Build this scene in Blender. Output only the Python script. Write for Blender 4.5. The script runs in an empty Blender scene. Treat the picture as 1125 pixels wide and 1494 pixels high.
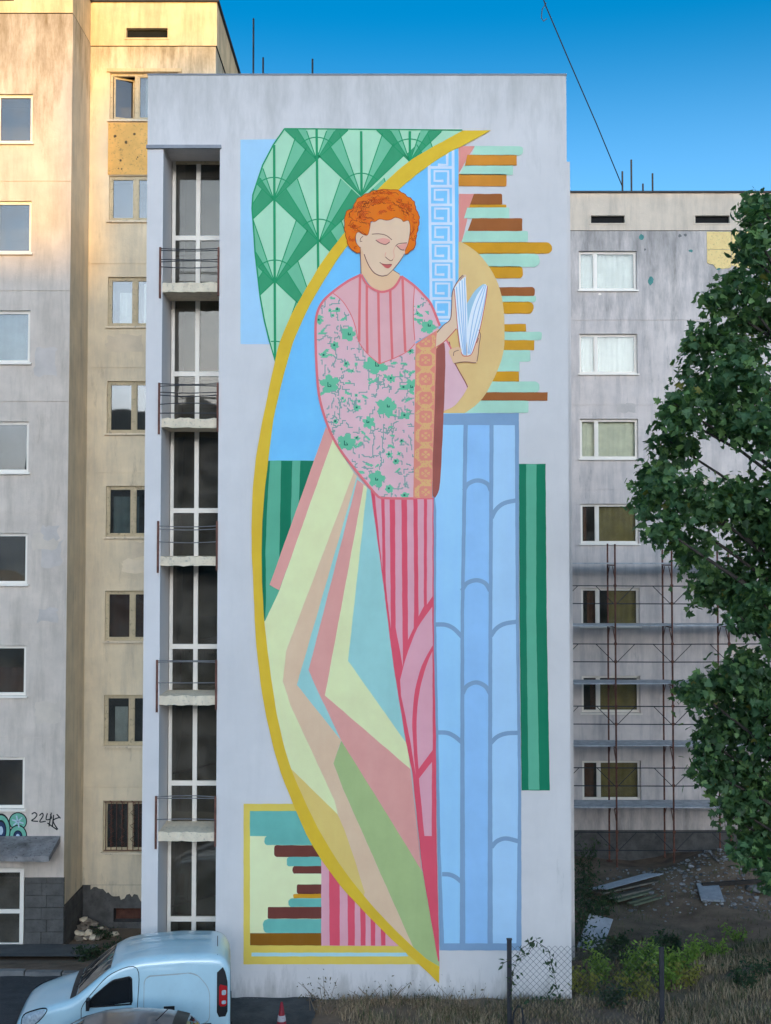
import bpy, bmesh, math, random
import numpy as np
from mathutils import Vector, Matrix
from mathutils.geometry import tessellate_polygon
random.seed(7); np.random.seed(7)
R = math.radians
S = bpy.context.scene
COL = S.collection

# ------------------------------------------------------------------ camera
CAM_H, PITCH, FOC = 8.7, R(2.3), 1730.0
cd = bpy.data.cameras.new("camera"); cam = bpy.data.objects.new("camera", cd); COL.objects.link(cam)
cam.location = (0, 0, CAM_H); cam.rotation_euler = (R(90) + PITCH, 0, 0)
cd.sensor_fit = 'VERTICAL'; cd.sensor_height = 36; cd.lens = 36 * FOC / 1494; cd.clip_end = 3000
S.camera = cam
# ------------------------------------------------------------------ sky, sun, exposure
SUN_AZ, SUN_EL = R(8), R(6)
w = bpy.data.worlds.new("World"); S.world = w; w.use_nodes = True
nt = w.node_tree; nt.nodes.clear()
sky = nt.nodes.new('ShaderNodeTexSky'); sky.sky_type = 'NISHITA'; sky.sun_disc = False
sky.sun_elevation = SUN_EL; sky.sun_rotation = R(180) - SUN_AZ
sky.air_density = 0.4; sky.dust_density = 12.0; sky.ozone_density = 3.4; sky.altitude = 300
hs = nt.nodes.new('ShaderNodeHueSaturation'); hs.inputs['Hue'].default_value = .485; hs.inputs['Saturation'].default_value = 1.45
bg = nt.nodes.new('ShaderNodeBackground'); bg.inputs['Strength'].default_value = 0.15
wo = nt.nodes.new('ShaderNodeOutputWorld')
nt.links.new(sky.outputs[0], hs.inputs['Color']); 
# pale air towards the horizon, the same all round
tcw = nt.nodes.new('ShaderNodeTexCoord'); sx = nt.nodes.new('ShaderNodeSeparateXYZ'); nt.links.new(tcw.outputs['Generated'], sx.inputs[0])
mrw = nt.nodes.new('ShaderNodeMapRange'); mrw.interpolation_type = 'SMOOTHSTEP'; nt.links.new(sx.outputs['Z'], mrw.inputs[0])
mrw.inputs[1].default_value = .24; mrw.inputs[2].default_value = .43; mrw.inputs[3].default_value = 1.0; mrw.inputs[4].default_value = 0.0
mk = nt.nodes.new('ShaderNodeMix'); mk.data_type = 'RGBA'; mk.blend_type = 'MULTIPLY'; mk.inputs[0].default_value = 1.0
nt.links.new(hs.outputs[0], mk.inputs[6]); mk.inputs[7].default_value = (.86, .70, .59, 1)
ad = nt.nodes.new('ShaderNodeMix'); ad.data_type = 'RGBA'; ad.blend_type = 'ADD'; nt.links.new(mrw.outputs[0], ad.inputs[0])
nt.links.new(mk.outputs[2], ad.inputs[6]); ad.inputs[7].default_value = (.24, .36, .48, 1)
nt.links.new(ad.outputs[2], bg.inputs[0]); nt.links.new(bg.outputs[0], wo.inputs[0])
sd = bpy.data.lights.new("sun", 'SUN'); sun = bpy.data.objects.new("sun", sd); COL.objects.link(sun)
sd.energy = 0.7; sd.angle = R(0.5); sd.color = (1.0, 0.54, 0.0)
sv = Vector((math.sin(SUN_AZ) * math.cos(SUN_EL), -math.cos(SUN_AZ) * math.cos(SUN_EL), math.sin(SUN_EL)))
sun.rotation_euler = (-sv).to_track_quat('-Z', 'Y').to_euler(); sun.location = sv * 80
S.view_settings.view_transform = 'Standard'; S.view_settings.look = 'None'
S.view_settings.gamma = 1.0; S.view_settings.use_curve_mapping = False
S.view_settings.exposure = 2.52

# ------------------------------------------------------------------ helpers
def at(px, py, d):
    """point of the vertical plane y = d that the photograph shows at (px, py)"""
    u, v = (px - 562.5) / FOC, (747 - py) / FOC
    dy = math.cos(PITCH) - v * math.sin(PITCH); dz = math.sin(PITCH) + v * math.cos(PITCH)
    t = d / dy
    return Vector((t * u, d, CAM_H + t * dz))

def lin(c):
    c = c / 255.0
    return c / 12.92 if c <= .04045 else ((c + .055) / 1.055) ** 2.4
WHITE = [lin(174), lin(188), lin(212)]
def alb(r, g, b, k=.72):
    c = [max(.004, lin(v) / wv * k * .92) for v, wv in zip((r, g, b), WHITE)]
    return tuple(v * min(1, .90 / max(c)) for v in c)

def origin_of(o):
    p = Vector((0, 0, 0))
    while o is not None:
        p += o.location; o = o.parent
    return p

def empty(name, loc, label=None, cat=None, group=None, parent=None):
    o = bpy.data.objects.new(name, None); COL.objects.link(o)
    o.empty_display_size = .2
    if parent: o.parent = parent
    else: o.location = loc
    tag(o, label, cat, group); return o

def tag(o, label=None, cat=None, group=None, kind=None):
    if label: o['label'] = label
    if cat: o['category'] = cat
    if group: o['group'] = group
    if kind: o['kind'] = kind
    return o

def mo(name, V, F, mat, parent=None, smooth=False, loc=None):
    """one mesh object; V are world coordinates (all parents unrotated)"""
    if loc is None: loc = origin_of(parent) if parent else Vector((0, 0, 0))
    else: loc = Vector(loc)
    me = bpy.data.meshes.new(name)
    V = np.asarray([tuple(v) for v in V], dtype=float).reshape(-1, 3) - np.array(loc)
    me.from_pydata(V.tolist(), [], [list(map(int, f)) for f in F]); me.update()
    if smooth: me.polygons.foreach_set('use_smooth', [True] * len(me.polygons))
    o = bpy.data.objects.new(name, me); COL.objects.link(o)
    for m in (mat if isinstance(mat, (list, tuple)) else [mat]): me.materials.append(m)
    if parent:
        o.parent = parent; o.location = loc - origin_of(parent)
    else: o.location = loc
    return o

class MB:
    def __init__(s): s.V = []; s.F = []
    def add(s, V, F):
        n = len(s.V); s.V += [tuple(v) for v in V]; s.F += [[i + n for i in f] for f in F]; return s
    def box(s, x0, x1, y0, y1, z0, z1):
        return s.add([(x0,y0,z0),(x1,y0,z0),(x1,y1,z0),(x0,y1,z0),(x0,y0,z1),(x1,y0,z1),(x1,y1,z1),(x0,y1,z1)],
                     [(0,3,2,1),(4,5,6,7),(0,1,5,4),(1,2,6,5),(2,3,7,6),(3,0,4,7)])
    def quad(s, a, b, c, d): return s.add([a, b, c, d], [(0, 1, 2, 3)])
    def tube(s, pts, r, n=6, taper=None, cap=True):
        pts = [Vector(p) for p in pts]; m = len(pts); V = []; F = []
        for i, p in enumerate(pts):
            t = (pts[min(i+1, m-1)] - pts[max(i-1, 0)]).normalized()
            a = t.orthogonal().normalized() if abs(t.z) > .99 or i < 0 else Vector((0,0,1)).cross(t).normalized() if abs(t.z) < .95 else Vector((0,1,0)).cross(t).normalized()
            b = t.cross(a)
            rr = r if taper is None else r + (taper - r) * i / (m - 1)
            for k in range(n):
                an = 2 * math.pi * k / n
                V.append(p + a * (rr * math.cos(an)) + b * (rr * math.sin(an)))
        for i in range(m - 1):
            for k in range(n):
                k2 = (k + 1) % n
                F.append((i*n+k, i*n+k2, (i+1)*n+k2, (i+1)*n+k))
        if cap: F += [tuple(range(n-1, -1, -1)), tuple((m-1)*n + k for k in range(n))]
        return s.add(V, F)
    def obj(s, name, mat, parent=None, smooth=False, loc=None): return mo(name, s.V, s.F, mat, parent, smooth, loc)

def box_obj(name, mat, parent, *b): return MB().box(*b).obj(name, mat, parent)

# ------------------------------------------------------------------ materials
MATS = {}
def pmat(name, col, rough=.75, var=.10, scale=2.5, streak=0.0, streak_col=(.08,.075,.07), stain=0.0, stain_col=(.12,.11,.10),
         bump=.15, bscale=45, metal=0.0, spec=.3, island=0.0, coords='Object', streak_lo=.46, dirt=0, grime=()):
    if name in MATS: return MATS[name]
    m = bpy.data.materials.new(name); m.use_nodes = True; MATS[name] = m
    t = m.node_tree; N = t.nodes; L = t.links
    P = N['Principled BSDF']; P.inputs['Roughness'].default_value = rough; P.inputs['Metallic'].default_value = metal
    P.inputs['Specular IOR Level'].default_value = spec
    tc = N.new('ShaderNodeTexCoord'); co = tc.outputs[coords]
    def noise(sc, detail=4, vec=co, rough_=.6):
        n = N.new('ShaderNodeTexNoise'); n.inputs['Scale'].default_value = sc; n.inputs['Detail'].default_value = detail
        n.inputs['Roughness'].default_value = rough_; L.new(vec, n.inputs['Vector']); return n.outputs['Fac']
    def rng(v, a, b, c=0., d=1.):
        r = N.new('ShaderNodeMapRange'); r.inputs[1].default_value = a; r.inputs[2].default_value = b
        r.inputs[3].default_value = c; r.inputs[4].default_value = d; L.new(v, r.inputs[0]); return r.outputs[0]
    def mix(a, b, f, mode='MIX'):
        x = N.new('ShaderNodeMix'); x.data_type = 'RGBA'; x.blend_type = mode
        for s_, v in ((x.inputs[6], a), (x.inputs[7], b)):
            if isinstance(v, tuple): s_.default_value = (*v[:3], 1)
            else: L.new(v, s_)
        if isinstance(f, (int, float)): x.inputs[0].default_value = f
        else: L.new(f, x.inputs[0])
        return x.outputs[2]
    c = tuple(col[:3])
    out = c
    if var > 0:
        lo = tuple(v * (1 - var) for v in c); hi = tuple(min(.9, v * (1 + var)) for v in c)
        out = mix(lo, hi, rng(noise(scale), .3, .7))
    if island > 0:
        g = N.new('ShaderNodeNewGeometry')
        out = mix(out, tuple(v * (1 - island) for v in c), g.outputs['Random Per Island'])
    if stain > 0:
        f = rng(noise(scale * .35, 6, co, .68), .48, .72, 0, stain); out = mix(out, tuple(stain_col), f)
    if streak > 0:
        mp = N.new('ShaderNodeMapping'); mp.inputs['Scale'].default_value = (1.9, 1.9, .26); L.new(co, mp.inputs['Vector'])
        f = rng(noise(1.5, 6, mp.outputs[0], .7), streak_lo, streak_lo+.22, 0, streak); out = mix(out, tuple(streak_col), f)
    if dirt > 0:
        f = rng(noise(14, 6, co, .75), .56, .66, 0, dirt); out = mix(out, tuple(streak_col), f)
    for za, zb, gc, amt, lo in grime:                  # weathering that hangs from an eave or splashes up from the ground
        g2 = N.new('ShaderNodeNewGeometry'); s2 = N.new('ShaderNodeSeparateXYZ'); L.new(g2.outputs['Position'], s2.inputs[0])
        mp = N.new('ShaderNodeMapping'); mp.inputs['Scale'].default_value = (1.7, 1.7, .36); L.new(g2.outputs['Position'], mp.inputs['Vector'])
        zf = rng(s2.outputs['Z'], za, zb); nf = noise(1.6, 7, mp.outputs[0], .72)
        ad_ = N.new('ShaderNodeMath'); ad_.operation = 'MULTIPLY_ADD'; L.new(zf, ad_.inputs[0]); ad_.inputs[1].default_value = .36; L.new(nf, ad_.inputs[2])
        out = mix(out, tuple(gc), rng(ad_.outputs[0], lo, lo+.34, 0, amt))
    if isinstance(out, tuple): P.inputs['Base Color'].default_value = (*out, 1)
    else: L.new(out, P.inputs['Base Color'])
    if bump > 0:
        b = N.new('ShaderNodeBump'); b.inputs['Strength'].default_value = bump; b.inputs['Distance'].default_value = .02
        L.new(noise(bscale, 5), b.inputs['Height']); L.new(b.outputs[0], P.inputs['Normal'])
    return m

def glass_mat(name, tint=(.75,.8,.8), refl=.28, wav=.03, gcol=(.80,.81,.82), film=.04):
    m = bpy.data.materials.new(name); m.use_nodes = True; t = m.node_tree; N = t.nodes; L = t.links; N.clear()
    o = N.new('ShaderNodeOutputMaterial'); tr = N.new('ShaderNodeBsdfTransparent'); gl = N.new('ShaderNodeBsdfGlossy')
    mx = N.new('ShaderNodeMixShader'); lw = N.new('ShaderNodeLayerWeight'); lw.inputs[0].default_value = .25
    mr = N.new('ShaderNodeMapRange'); mr.inputs[3].default_value = refl; mr.inputs[4].default_value = .95
    L.new(lw.outputs['Fresnel'], mr.inputs[0]); L.new(mr.outputs[0], mx.inputs[0])
    tr.inputs[0].default_value = (*tint, 1); gl.inputs['Roughness'].default_value = .02
    gl.inputs['Color'].default_value = (*gcol, 1)
    tc = N.new('ShaderNodeTexCoord'); no = N.new('ShaderNodeTexNoise'); no.inputs['Scale'].default_value = 1.1; no.inputs['Detail'].default_value = 1
    bp = N.new('ShaderNodeBump'); bp.inputs['Strength'].default_value = wav * 6; bp.inputs['Distance'].default_value = .02
    L.new(tc.outputs['Object'], no.inputs[0]); L.new(no.outputs['Fac'], bp.inputs['Height']); L.new(bp.outputs[0], gl.inputs['Normal'])
    L.new(tr.outputs[0], mx.inputs[1]); L.new(gl.outputs[0], mx.inputs[2])
    df = N.new('ShaderNodeBsdfDiffuse'); df.inputs[0].default_value = (.34,.31,.27,1); m2 = N.new('ShaderNodeMixShader')   # dust on the pane
    n2 = N.new('ShaderNodeTexNoise'); n2.inputs['Scale'].default_value = 2.3; n2.inputs['Detail'].default_value = 6; L.new(tc.outputs['Object'], n2.inputs[0])
    r2 = N.new('ShaderNodeMapRange'); r2.inputs[1].default_value = .35; r2.inputs[2].default_value = .7; r2.inputs[3].default_value = film*.5; r2.inputs[4].default_value = film*2; L.new(n2.outputs['Fac'], r2.inputs[0])
    L.new(r2.outputs[0], m2.inputs[0]); L.new(mx.outputs[0], m2.inputs[1]); L.new(df.outputs[0], m2.inputs[2]); L.new(m2.outputs[0], o.inputs[0]); return m

M_white = pmat('white_render', alb(180,187,206,.74), .85, .05, .9, streak=.10, streak_col=(.40,.375,.35), stain=.12, stain_col=(.42,.40,.38), bump=.10, bscale=60, streak_lo=.5, grime=((16.0,18.6,(.36,.34,.30),.5,.66),(.9,-.2,(.20,.18,.15),.7,.68)))
G_brn = (.16,.10,.03)
M_plA = pmat('grey_plaster', alb(172,172,180,.74), .9, .12, 1.3, streak=.32, streak_col=(.20,.17,.12), stain=.28, stain_col=(.36,.33,.29), bump=.3, bscale=22, grime=((18.5,23.5,G_brn,.8,.60),(1.8,-.5,(.12,.11,.09),.7,.68)))
M_plB = pmat('beige_plaster', alb(184,181,173,.78), .9, .11, 1.1, streak=.26, streak_col=(.24,.22,.19), stain=.24, stain_col=(.40,.37,.32), bump=.28, bscale=22, grime=((20.0,23.5,G_brn,.8,.60),(1.2,-1.0,(.12,.11,.09),.7,.68)))
M_plC = pmat('pale_grey_plaster', alb(176,178,192,.74), .9, .11, 1.2, streak=.40, streak_col=(.22,.21,.22), stain=.30, stain_col=(.33,.32,.33), bump=.25, bscale=24, grime=((14.0,19.5,(.26,.235,.215),.8,.64),(1.5,-.8,(.14,.13,.12),.7,.6)))
M_parL = pmat('beige_parapet_plaster', alb(186,178,158,.74), .9, .12, 1.4, streak=.4, streak_col=(.19,.14,.08), stain=.35, stain_col=(.33,.28,.20), bump=.25, bscale=24)
M_par = pmat('parapet_plaster', alb(184,181,182,.68), .9, .08, 1.4, streak=.28, streak_col=(.22,.19,.15), stain=.25, stain_col=(.34,.30,.26), bump=.22, bscale=24)
M_patch = pmat('ochre_patch_plaster', alb(205,170,110,.6), .85, .1, 3, dirt=.5, bump=.2)
M_plinth = pmat('dark_plinth_stone', (.105,.098,.09), .9, .3, 3, dirt=.5, streak_col=(.04,.04,.04), bump=.6, bscale=14)
M_frame = pmat('white_plastic_frame', alb(205,210,222,.74), .45, .03, 5, bump=.03)
M_oldframe = pmat('flaking_painted_frame', alb(178,174,160,.62), .7, .1, 6, dirt=.75, streak_col=(.16,.13,.10), bump=.4, bscale=30)
M_reveal = pmat('grey_reveal', (.17,.165,.16), .9, .15, 6, bump=.2)
M_slabm = pmat('flaking_white_concrete', alb(196,194,190,.66), .85, .10, 4, dirt=.6, streak_col=(.22,.19,.16), bump=.5, bscale=18)
M_conc = pmat('bare_concrete', (.20,.19,.18), .9, .2, 3, dirt=.3, bump=.5, bscale=18)
M_rust = pmat('rusty_steel', (.15,.06,.04), .7, .35, 9, dirt=.5, streak_col=(.03,.02,.02), bump=.3)
M_dark = pmat('dark_metal', (.03,.03,.035), .55, .2, 8, bump=.1)
M_flash = pmat('dark_roof_flashing', (.035,.035,.04), .6, .2, 4, bump=.1)
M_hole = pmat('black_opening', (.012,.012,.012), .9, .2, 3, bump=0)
M_glassU = glass_mat('window_glass', tint=(.86,.89,.88), refl=.11, gcol=(.58,.60,.62))
M_glassS = glass_mat('stair_glass', tint=(.62,.60,.52), refl=.07, wav=.05, gcol=(.48,.47,.45), film=.11)
M_glassC = glass_mat('bright_window_glass', tint=(.94,.96,.94), refl=.008, gcol=(.50,.54,.58))
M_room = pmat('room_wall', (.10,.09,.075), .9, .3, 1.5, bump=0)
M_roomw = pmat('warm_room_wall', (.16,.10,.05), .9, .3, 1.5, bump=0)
M_curt = pmat('pale_curtain', (.62,.60,.54), .9, .06, 5, bump=.05)
M_curty = pmat('cream_blind', (.86,.80,.62), .9, .05, 5, bump=.05)
M_curto = pmat('olive_curtain', (.25,.185,.065), .9, .2, 3, bump=.05)
M_curtb = pmat('brown_curtain', (.13,.055,.03), .9, .2, 3, bump=.05)
M_curtg = pmat('grey_green_curtain', (.20,.24,.23), .9, .2, 2, bump=.05)

# ------------------------------------------------------------------ terrain height
def sst(a, b, x):
    t = min(1, max(0, (x - a) / (b - a))); return t * t * (3 - 2 * t)
def gz(x, y):
    z = -1.05 * sst(22.8, 31.5, y)
    bank = sst(3.6, 9.5, x) * (1 - sst(25.5, 29.5, y)) * sst(12, 21, y)
    z += .75 * bank
    if x > 4 and y > 30: z += .8*math.exp(-((x-10.6)/2.0)**2-((y-36.6)/1.9)**2)
    if x > 0 and y > 24: z += .10 * math.sin(x * 1.7 + y * .9) * sst(3, 6, x) * (1 - sst(38, 45, y))
    return z

# ground sheet
def build_ground():
    xs = sorted(set([-700, -300, -120, -60, -35] + list(np.arange(-24, 24.1, .4)) + [35, 60, 120, 300, 700]))
    ys = sorted(set([-700, -300, -120, -60, -25, -8, 4, 10] + list(np.arange(14, 46.1, .4)) + [60, 120, 300, 900]))
    V = []; F = []; nx = len(xs)
    for y in ys:
        for x in xs:
            j = .035 * math.sin(x * 5.1 + y * 3.3) * math.sin(y * 4.7 - x * 2.1) if (x > 0 and 14 < y < 46) else 0
            V.append((x, y, gz(x, y) + j))
    for j in range(len(ys) - 1):
        for i in range(nx - 1):
            a = j * nx + i; F.append((a, a + 1, a + nx + 1, a + nx))
    m = pmat('bare_soil', (.19,.13,.09), .95, .35, 1.6, stain=.7, stain_col=(.26,.19,.12), dirt=.5, streak_col=(.055,.045,.036), bump=.9, bscale=9)
    o = mo('ground', V, F, m, smooth=True); tag(o, kind='structure')
build_ground()
M_asph = pmat('worn_asphalt', (.06,.06,.063), .85, .3, 2.2, stain=.6, stain_col=(.035,.035,.038), dirt=.45, streak_col=(.14,.135,.13), bump=.7, bscale=40)
def sheet(name, x0, x1, y0, y1, mat, lift, step=.4, wob=0.0):
    nx = max(2, int((x1-x0)/step)); ny = max(2, int((y1-y0)/step)); V = []; F = []
    for j in range(ny+1):
        for i in range(nx+1):
            x = x0+(x1-x0)*i/nx; y = y0+(y1-y0)*j/ny
            if wob and i in (0, nx): x += wob*math.sin(j*1.9+i)*(.6+.4*math.sin(j*.7))
            if wob and j in (0, ny): y += wob*.6*math.sin(i*2.3+j)
            V.append((x, y, gz(x, y)+lift))
    for j in range(ny):
        for i in range(nx):
            a = j*(nx+1)+i; F.append((a, a+1, a+nx+2, a+nx+1))
    o = mo(name, V, F, mat, smooth=True); tag(o, kind='structure'); return o
sheet('road', -30, -1.5, 8, 26.0, M_asph, .03, wob=.12)
sheet('pavement', -30, -7.1, 28.3, 29.9, pmat('pavement_concrete', (.13,.125,.12), .9, .2, 2, dirt=.4, bump=.5), .10)
def kerb():
    t = empty('kerb', (-9, 26.1, gz(-9, 26.1)), 'row of worn concrete kerbstones along the far side of the road', 'kerb')
    for k in range(14):
        x = -15 + k * .8
        if x > -5.4: break
        z = gz(x, 26.15)
        box_obj('kerbstone', M_conc, t, x, x + .77, 26.02 + random.uniform(-.02,.02), 26.2, z - .1, z + .13 + random.uniform(-.02,.02))
kerb()

# ------------------------------------------------------------------ central building with the mural
D = 24.0
XL, XR = at(211, 740, D).x, at(830, 740, D).x
ZT = at(520, 110, D).z
OX0, OX1 = at(234.5, 740, D).x, at(318, 740, D).x
OZ = at(276, 213, D).z
REC = 0.98; YB = 46.0; ZB = -1.6
mb_root = empty('apartment_block', ((XL+XR)/2, D, 0), 'white rendered block whose windowless end wall carries the tall mural', 'building')
b = MB()
b.box(OX1, XR, D, YB, ZB, ZT)                      # end wall and body
b.box(XL, OX0, D, D+REC+.06, ZB, ZT)               # pillar
b.box(OX0, OX1, D, D+REC+.06, OZ, ZT)              # header over the stair recess
b.box(XL, OX1, D+3.4, YB, ZB, ZT)                  # body behind the stairs
b.box(XL, XL+.2, D+REC+.06, D+3.4, ZB, ZT)
b.box(XL+.2, OX1, D+REC+.06, D+3.4, ZT-.2, ZT)
b.obj('wall', M_white, mb_root)
b = MB(); e = .012
b.box(XL-e, XR+e, D-e, D+.22, ZT, ZT+.035); b.box(XL-e, XL+.2, D+.22, YB, ZT, ZT+.035); b.box(XR-.2, XR+e, D+.22, YB, ZT, ZT+.035)
b.obj('roof_edge', pmat('grey_flashing', (.22,.23,.25), .5, .1, 3), mb_root)
box_obj('drip_ledge', pmat('drip_ledge_grey', (.30,.30,.32), .8, .15, 5), mb_root, XL-.02, OX1+.03, D-.05, D-.001, OZ-.06, OZ+.01)
zs_ = at(832, 236, D+4).z; xs_ = at(829.5, 500, D+4).x
box_obj('rear_annex', M_white, mb_root, XR-.3, at(833.2, 500, D+4).x, D+4, D+9, ZB, zs_)
# stairwell glazing
GY = D + REC
slab_y = [412, 610, 812, 1015, 1214]       # top edges of the landing slabs in the photograph
slab_z = [at(274, y, D).z for y in slab_y]
stairs = empty('stair_glazing', None, parent=mb_root)
gx0, gx1 = OX0 + .02, OX1
cx = at(287, 740, GY).x
b = MB(); 
for bb_ in ((gx0, gx0+.07, GY-.04, GY+.04, ZB, OZ), (cx-.045, cx+.045, GY-.05, GY+.04, ZB, OZ), (gx1-.02, gx1+.05, GY-.04, GY+.04, ZB, OZ)): box_obj('mullion', M_frame, stairs, *bb_)
tz = [at(287, y, GY).z for y in (348, 546, 745, 943, 1142, 1340)]
for z in tz:
    for xa, xb in ((gx0+.07, cx-.045), (cx+.045, gx1-.02)):
        box_obj('transom', M_frame, stairs, xa, xb, GY-.045, GY+.035, z-.05, z+.05)
box_obj('transom', M_oldframe, stairs, gx0+.07, gx1-.02, GY-.06, GY+.03, OZ-.06, OZ-.005)
zz = sorted([ZB+.4] + [z for z in tz] + slab_z + [OZ-.03])
for z0, z1 in zip(zz[:-1], zz[1:]):
    for xa, xb in ((gx0+.07, cx-.045), (cx+.045, gx1-.02)):
        box_obj('pane', M_glassS, stairs, xa, xb, GY-.006, GY+.004, z0+.03, z1-.03)
M_stairw = pmat('stairwell_wall_paint', (.34,.30,.24), .9, .3, 1.5, bump=0)
# stair interior
inn = MB()
inn.quad((XL+.2, D+3.39, ZB), (OX1, D+3.39, ZB), (OX1, D+3.39, ZT-.2), (XL+.2, D+3.39, ZT-.2))
inn.quad((OX1-.002, GY, ZB), (OX1-.002, GY, ZT), (OX1-.002, D+3.4, ZT), (OX1-.002, D+3.4, ZB))
inn.obj('stairwell_wall', M_stairw, mb_root)
for i, z in enumerate(slab_z + [slab_z[-1]-2.8]):
    V = []; a, c = (GY+.35, D+3.2)
    V = [(XL+.25,a,z-.25),(OX1-.05,a,z-.25),(OX1-.05,c,z+1.25),(XL+.25,c,z+1.25),(XL+.25,a,z-.05),(OX1-.05,a,z-.05),(OX1-.05,c,z+1.45),(XL+.25,c,z+1.45)]
    mo('stair_flight', V, [(0,3,2,1),(4,5,6,7),(0,1,5,4),(1,2,6,5),(2,3,7,6),(3,0,4,7)], pmat('stair_concrete', (.26,.22,.17), .9, .2, 3), mb_root)
    MB().tube([(XL+.5, GY+.5, z+.05), (XL+.5, GY+.5, z+.9)], .015, 5).obj('rail_post', M_rust, mb_root)
    MB().tube([(XL+.3, GY+.45, z+.9), (OX1-.1, GY+.8, z+1.1)], .02, 5).obj('stair_rail', M_rust, mb_root)
# landing slabs, railings
for i, z in enumerate(slab_z):
    x0, x1 = OX0-.045, OX1-.005
    n = 14; V = []; F = []
    h = .19
    for k in range(n+1):
        x = x0+(x1-x0)*k/n
        j1, j2 = random.uniform(-.012,.012), random.uniform(-.018,.012)
        V += [(x, D+.02+random.uniform(-.012,.012), z-h+j1), (x, D+.01+random.uniform(-.012,.008), z+j2), (x, GY-.05, z+.015), (x, GY-.05, z-h+.01)]
    for k in range(n):
        a = 4*k
        for q in range(4): F.append((a+q, a+4+q, a+4+(q+1)%4, a+(q+1)%4))
    F += [(0,1,2,3), (4*n+3,4*n+2,4*n+1,4*n)]
    sl = mo('landing_slab', V, F, M_slabm, mb_root)
    MB().box(x0-.02, x0+.02, D-.035, D+.015, z-.33, z+.72).obj('railing_post', M_rust, sl)
    MB().box(x1-.03, x1+.01, D-.03, D+.012, z-.28, z+.72).obj('railing_post', M_rust, sl)
    lv = [[.70,.66,.47,.42,.32],[.70,.65,.53,.47,.28,.10],[.62,.56,.30],[.70,.67,.26],[.70,.67,.25]][i]
    for hz in lv:
        sag = random.uniform(-.03,.03)
        pts = [(x0+(x1-x0)*k/6, D-.01, z+hz+sag*math.sin(math.pi*k/6)) for k in range(7)]
        MB().tube(pts, .011 if i < 2 else .010, 5).obj('railing_rod', M_dark if i < 2 else pmat('grey_rod', (.17,.16,.16), .6, .2, 8), sl)

# roof poles
def pole(px, y0, y1, d, r, label):
    a, c = at(px, y0, d), at(px, y1, d); 
    bb = MB().tube([(a.x, d, c.z-.4), (a.x, d, a.z)], r, 6)
    bb.box(a.x-.06, a.x+.06, d-.06, d+.06, c.z-.42, c.z-.36)
    o = bb.obj('roof_pole', M_dark, loc=(a.x, d, c.z-.4)); tag(o, label, 'pole', 'thin metal poles on the flat roofs')
for px, y0, lab in ((370,27,'tall thin dark pole on the roof of the mural block, leftmost and tallest there'),(384,84,'short thin pole on the mural block roof just right of the tallest pole'),(456,86,'short thin pole on the mural block roof standing alone right of the other two')):
    pole(px, y0, 109, D+2.5, .022, lab)
for px, y0, lab in ((908,250,'leftmost thin pole on the right building roof, where the slanting cable ends'),(921,233,'tallest thin pole on the roof of the right building'),(938,268,'shortest thin pole on the roof of the right building'),(952,253,'rightmost thin pole on the roof of the right building')):
    pole(px, y0, 281, 40.2, .03, lab)
pts = [at(786,-40,33), at(792,-4,33.4), at(796,8,33.6), at(830,88,35.2), at(870,180,37.5), at(908,272,40.2)]
o = MB().tube(pts, .018, 5).tube([at(797,4,33.5), at(791,14,33.5), at(790,26,33.5), at(793,31,33.5), at(798,27,33.5)], .014, 5).obj('cable', M_dark, loc=pts[-1])
tag(o, 'thin dark cable slanting across the blue sky down to the right roof', 'cable')

# ------------------------------------------------------------------ facades with real openings
def facade(x0, x1, z0, z1, Y, holes, mat, parent, grooves=(), rev=.14, name='wall'):
    gset = [g for g in grooves if z0 < g < z1]
    xs = sorted(set([x0, x1] + [v for h in holes for v in h[:2] if x0 < v < x1]))
    zs = sorted(set([z0, z1] + [v for h in holes for v in h[2:4] if z0 < v < z1] + [g+s for g in gset for s in (-.012,.012)]))
    b = MB()
    for i in range(len(xs)-1):
        for j in range(len(zs)-1):
            cx_, cz_ = (xs[i]+xs[i+1])/2, (zs[j]+zs[j+1])/2
            if any(h[0] < cx_ < h[1] and h[2] < cz_ < h[3] for h in holes): continue
            y = Y
            if any(abs(cz_-g) < .012 for g in gset):
                y = Y+.018
                b.quad((xs[i],Y,zs[j+1]),(xs[i+1],Y,zs[j+1]),(xs[i+1],y,zs[j+1]),(xs[i],y,zs[j+1]))
                b.quad((xs[i],y,zs[j]),(xs[i+1],y,zs[j]),(xs[i+1],Y,zs[j]),(xs[i],Y,zs[j]))
            b.quad((xs[i],y,zs[j]),(xs[i+1],y,zs[j]),(xs[i+1],y,zs[j+1]),(xs[i],y,zs[j+1]))
    for h in holes:
        a, c, d_, e_ = h[:4]; y = Y+rev
        b.quad((a,Y,d_),(a,y,d_),(a,y,e_),(a,Y,e_)); b.quad((c,y,d_),(c,Y,d_),(c,Y,e_),(c,y,e_))
        b.quad((a,Y,e_),(a,y,e_),(c,y,e_),(c,Y,e_)); b.quad((a,y,d_),(a,Y,d_),(c,Y,d_),(c,y,d_))
    return b.obj(name, mat, parent)

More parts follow.
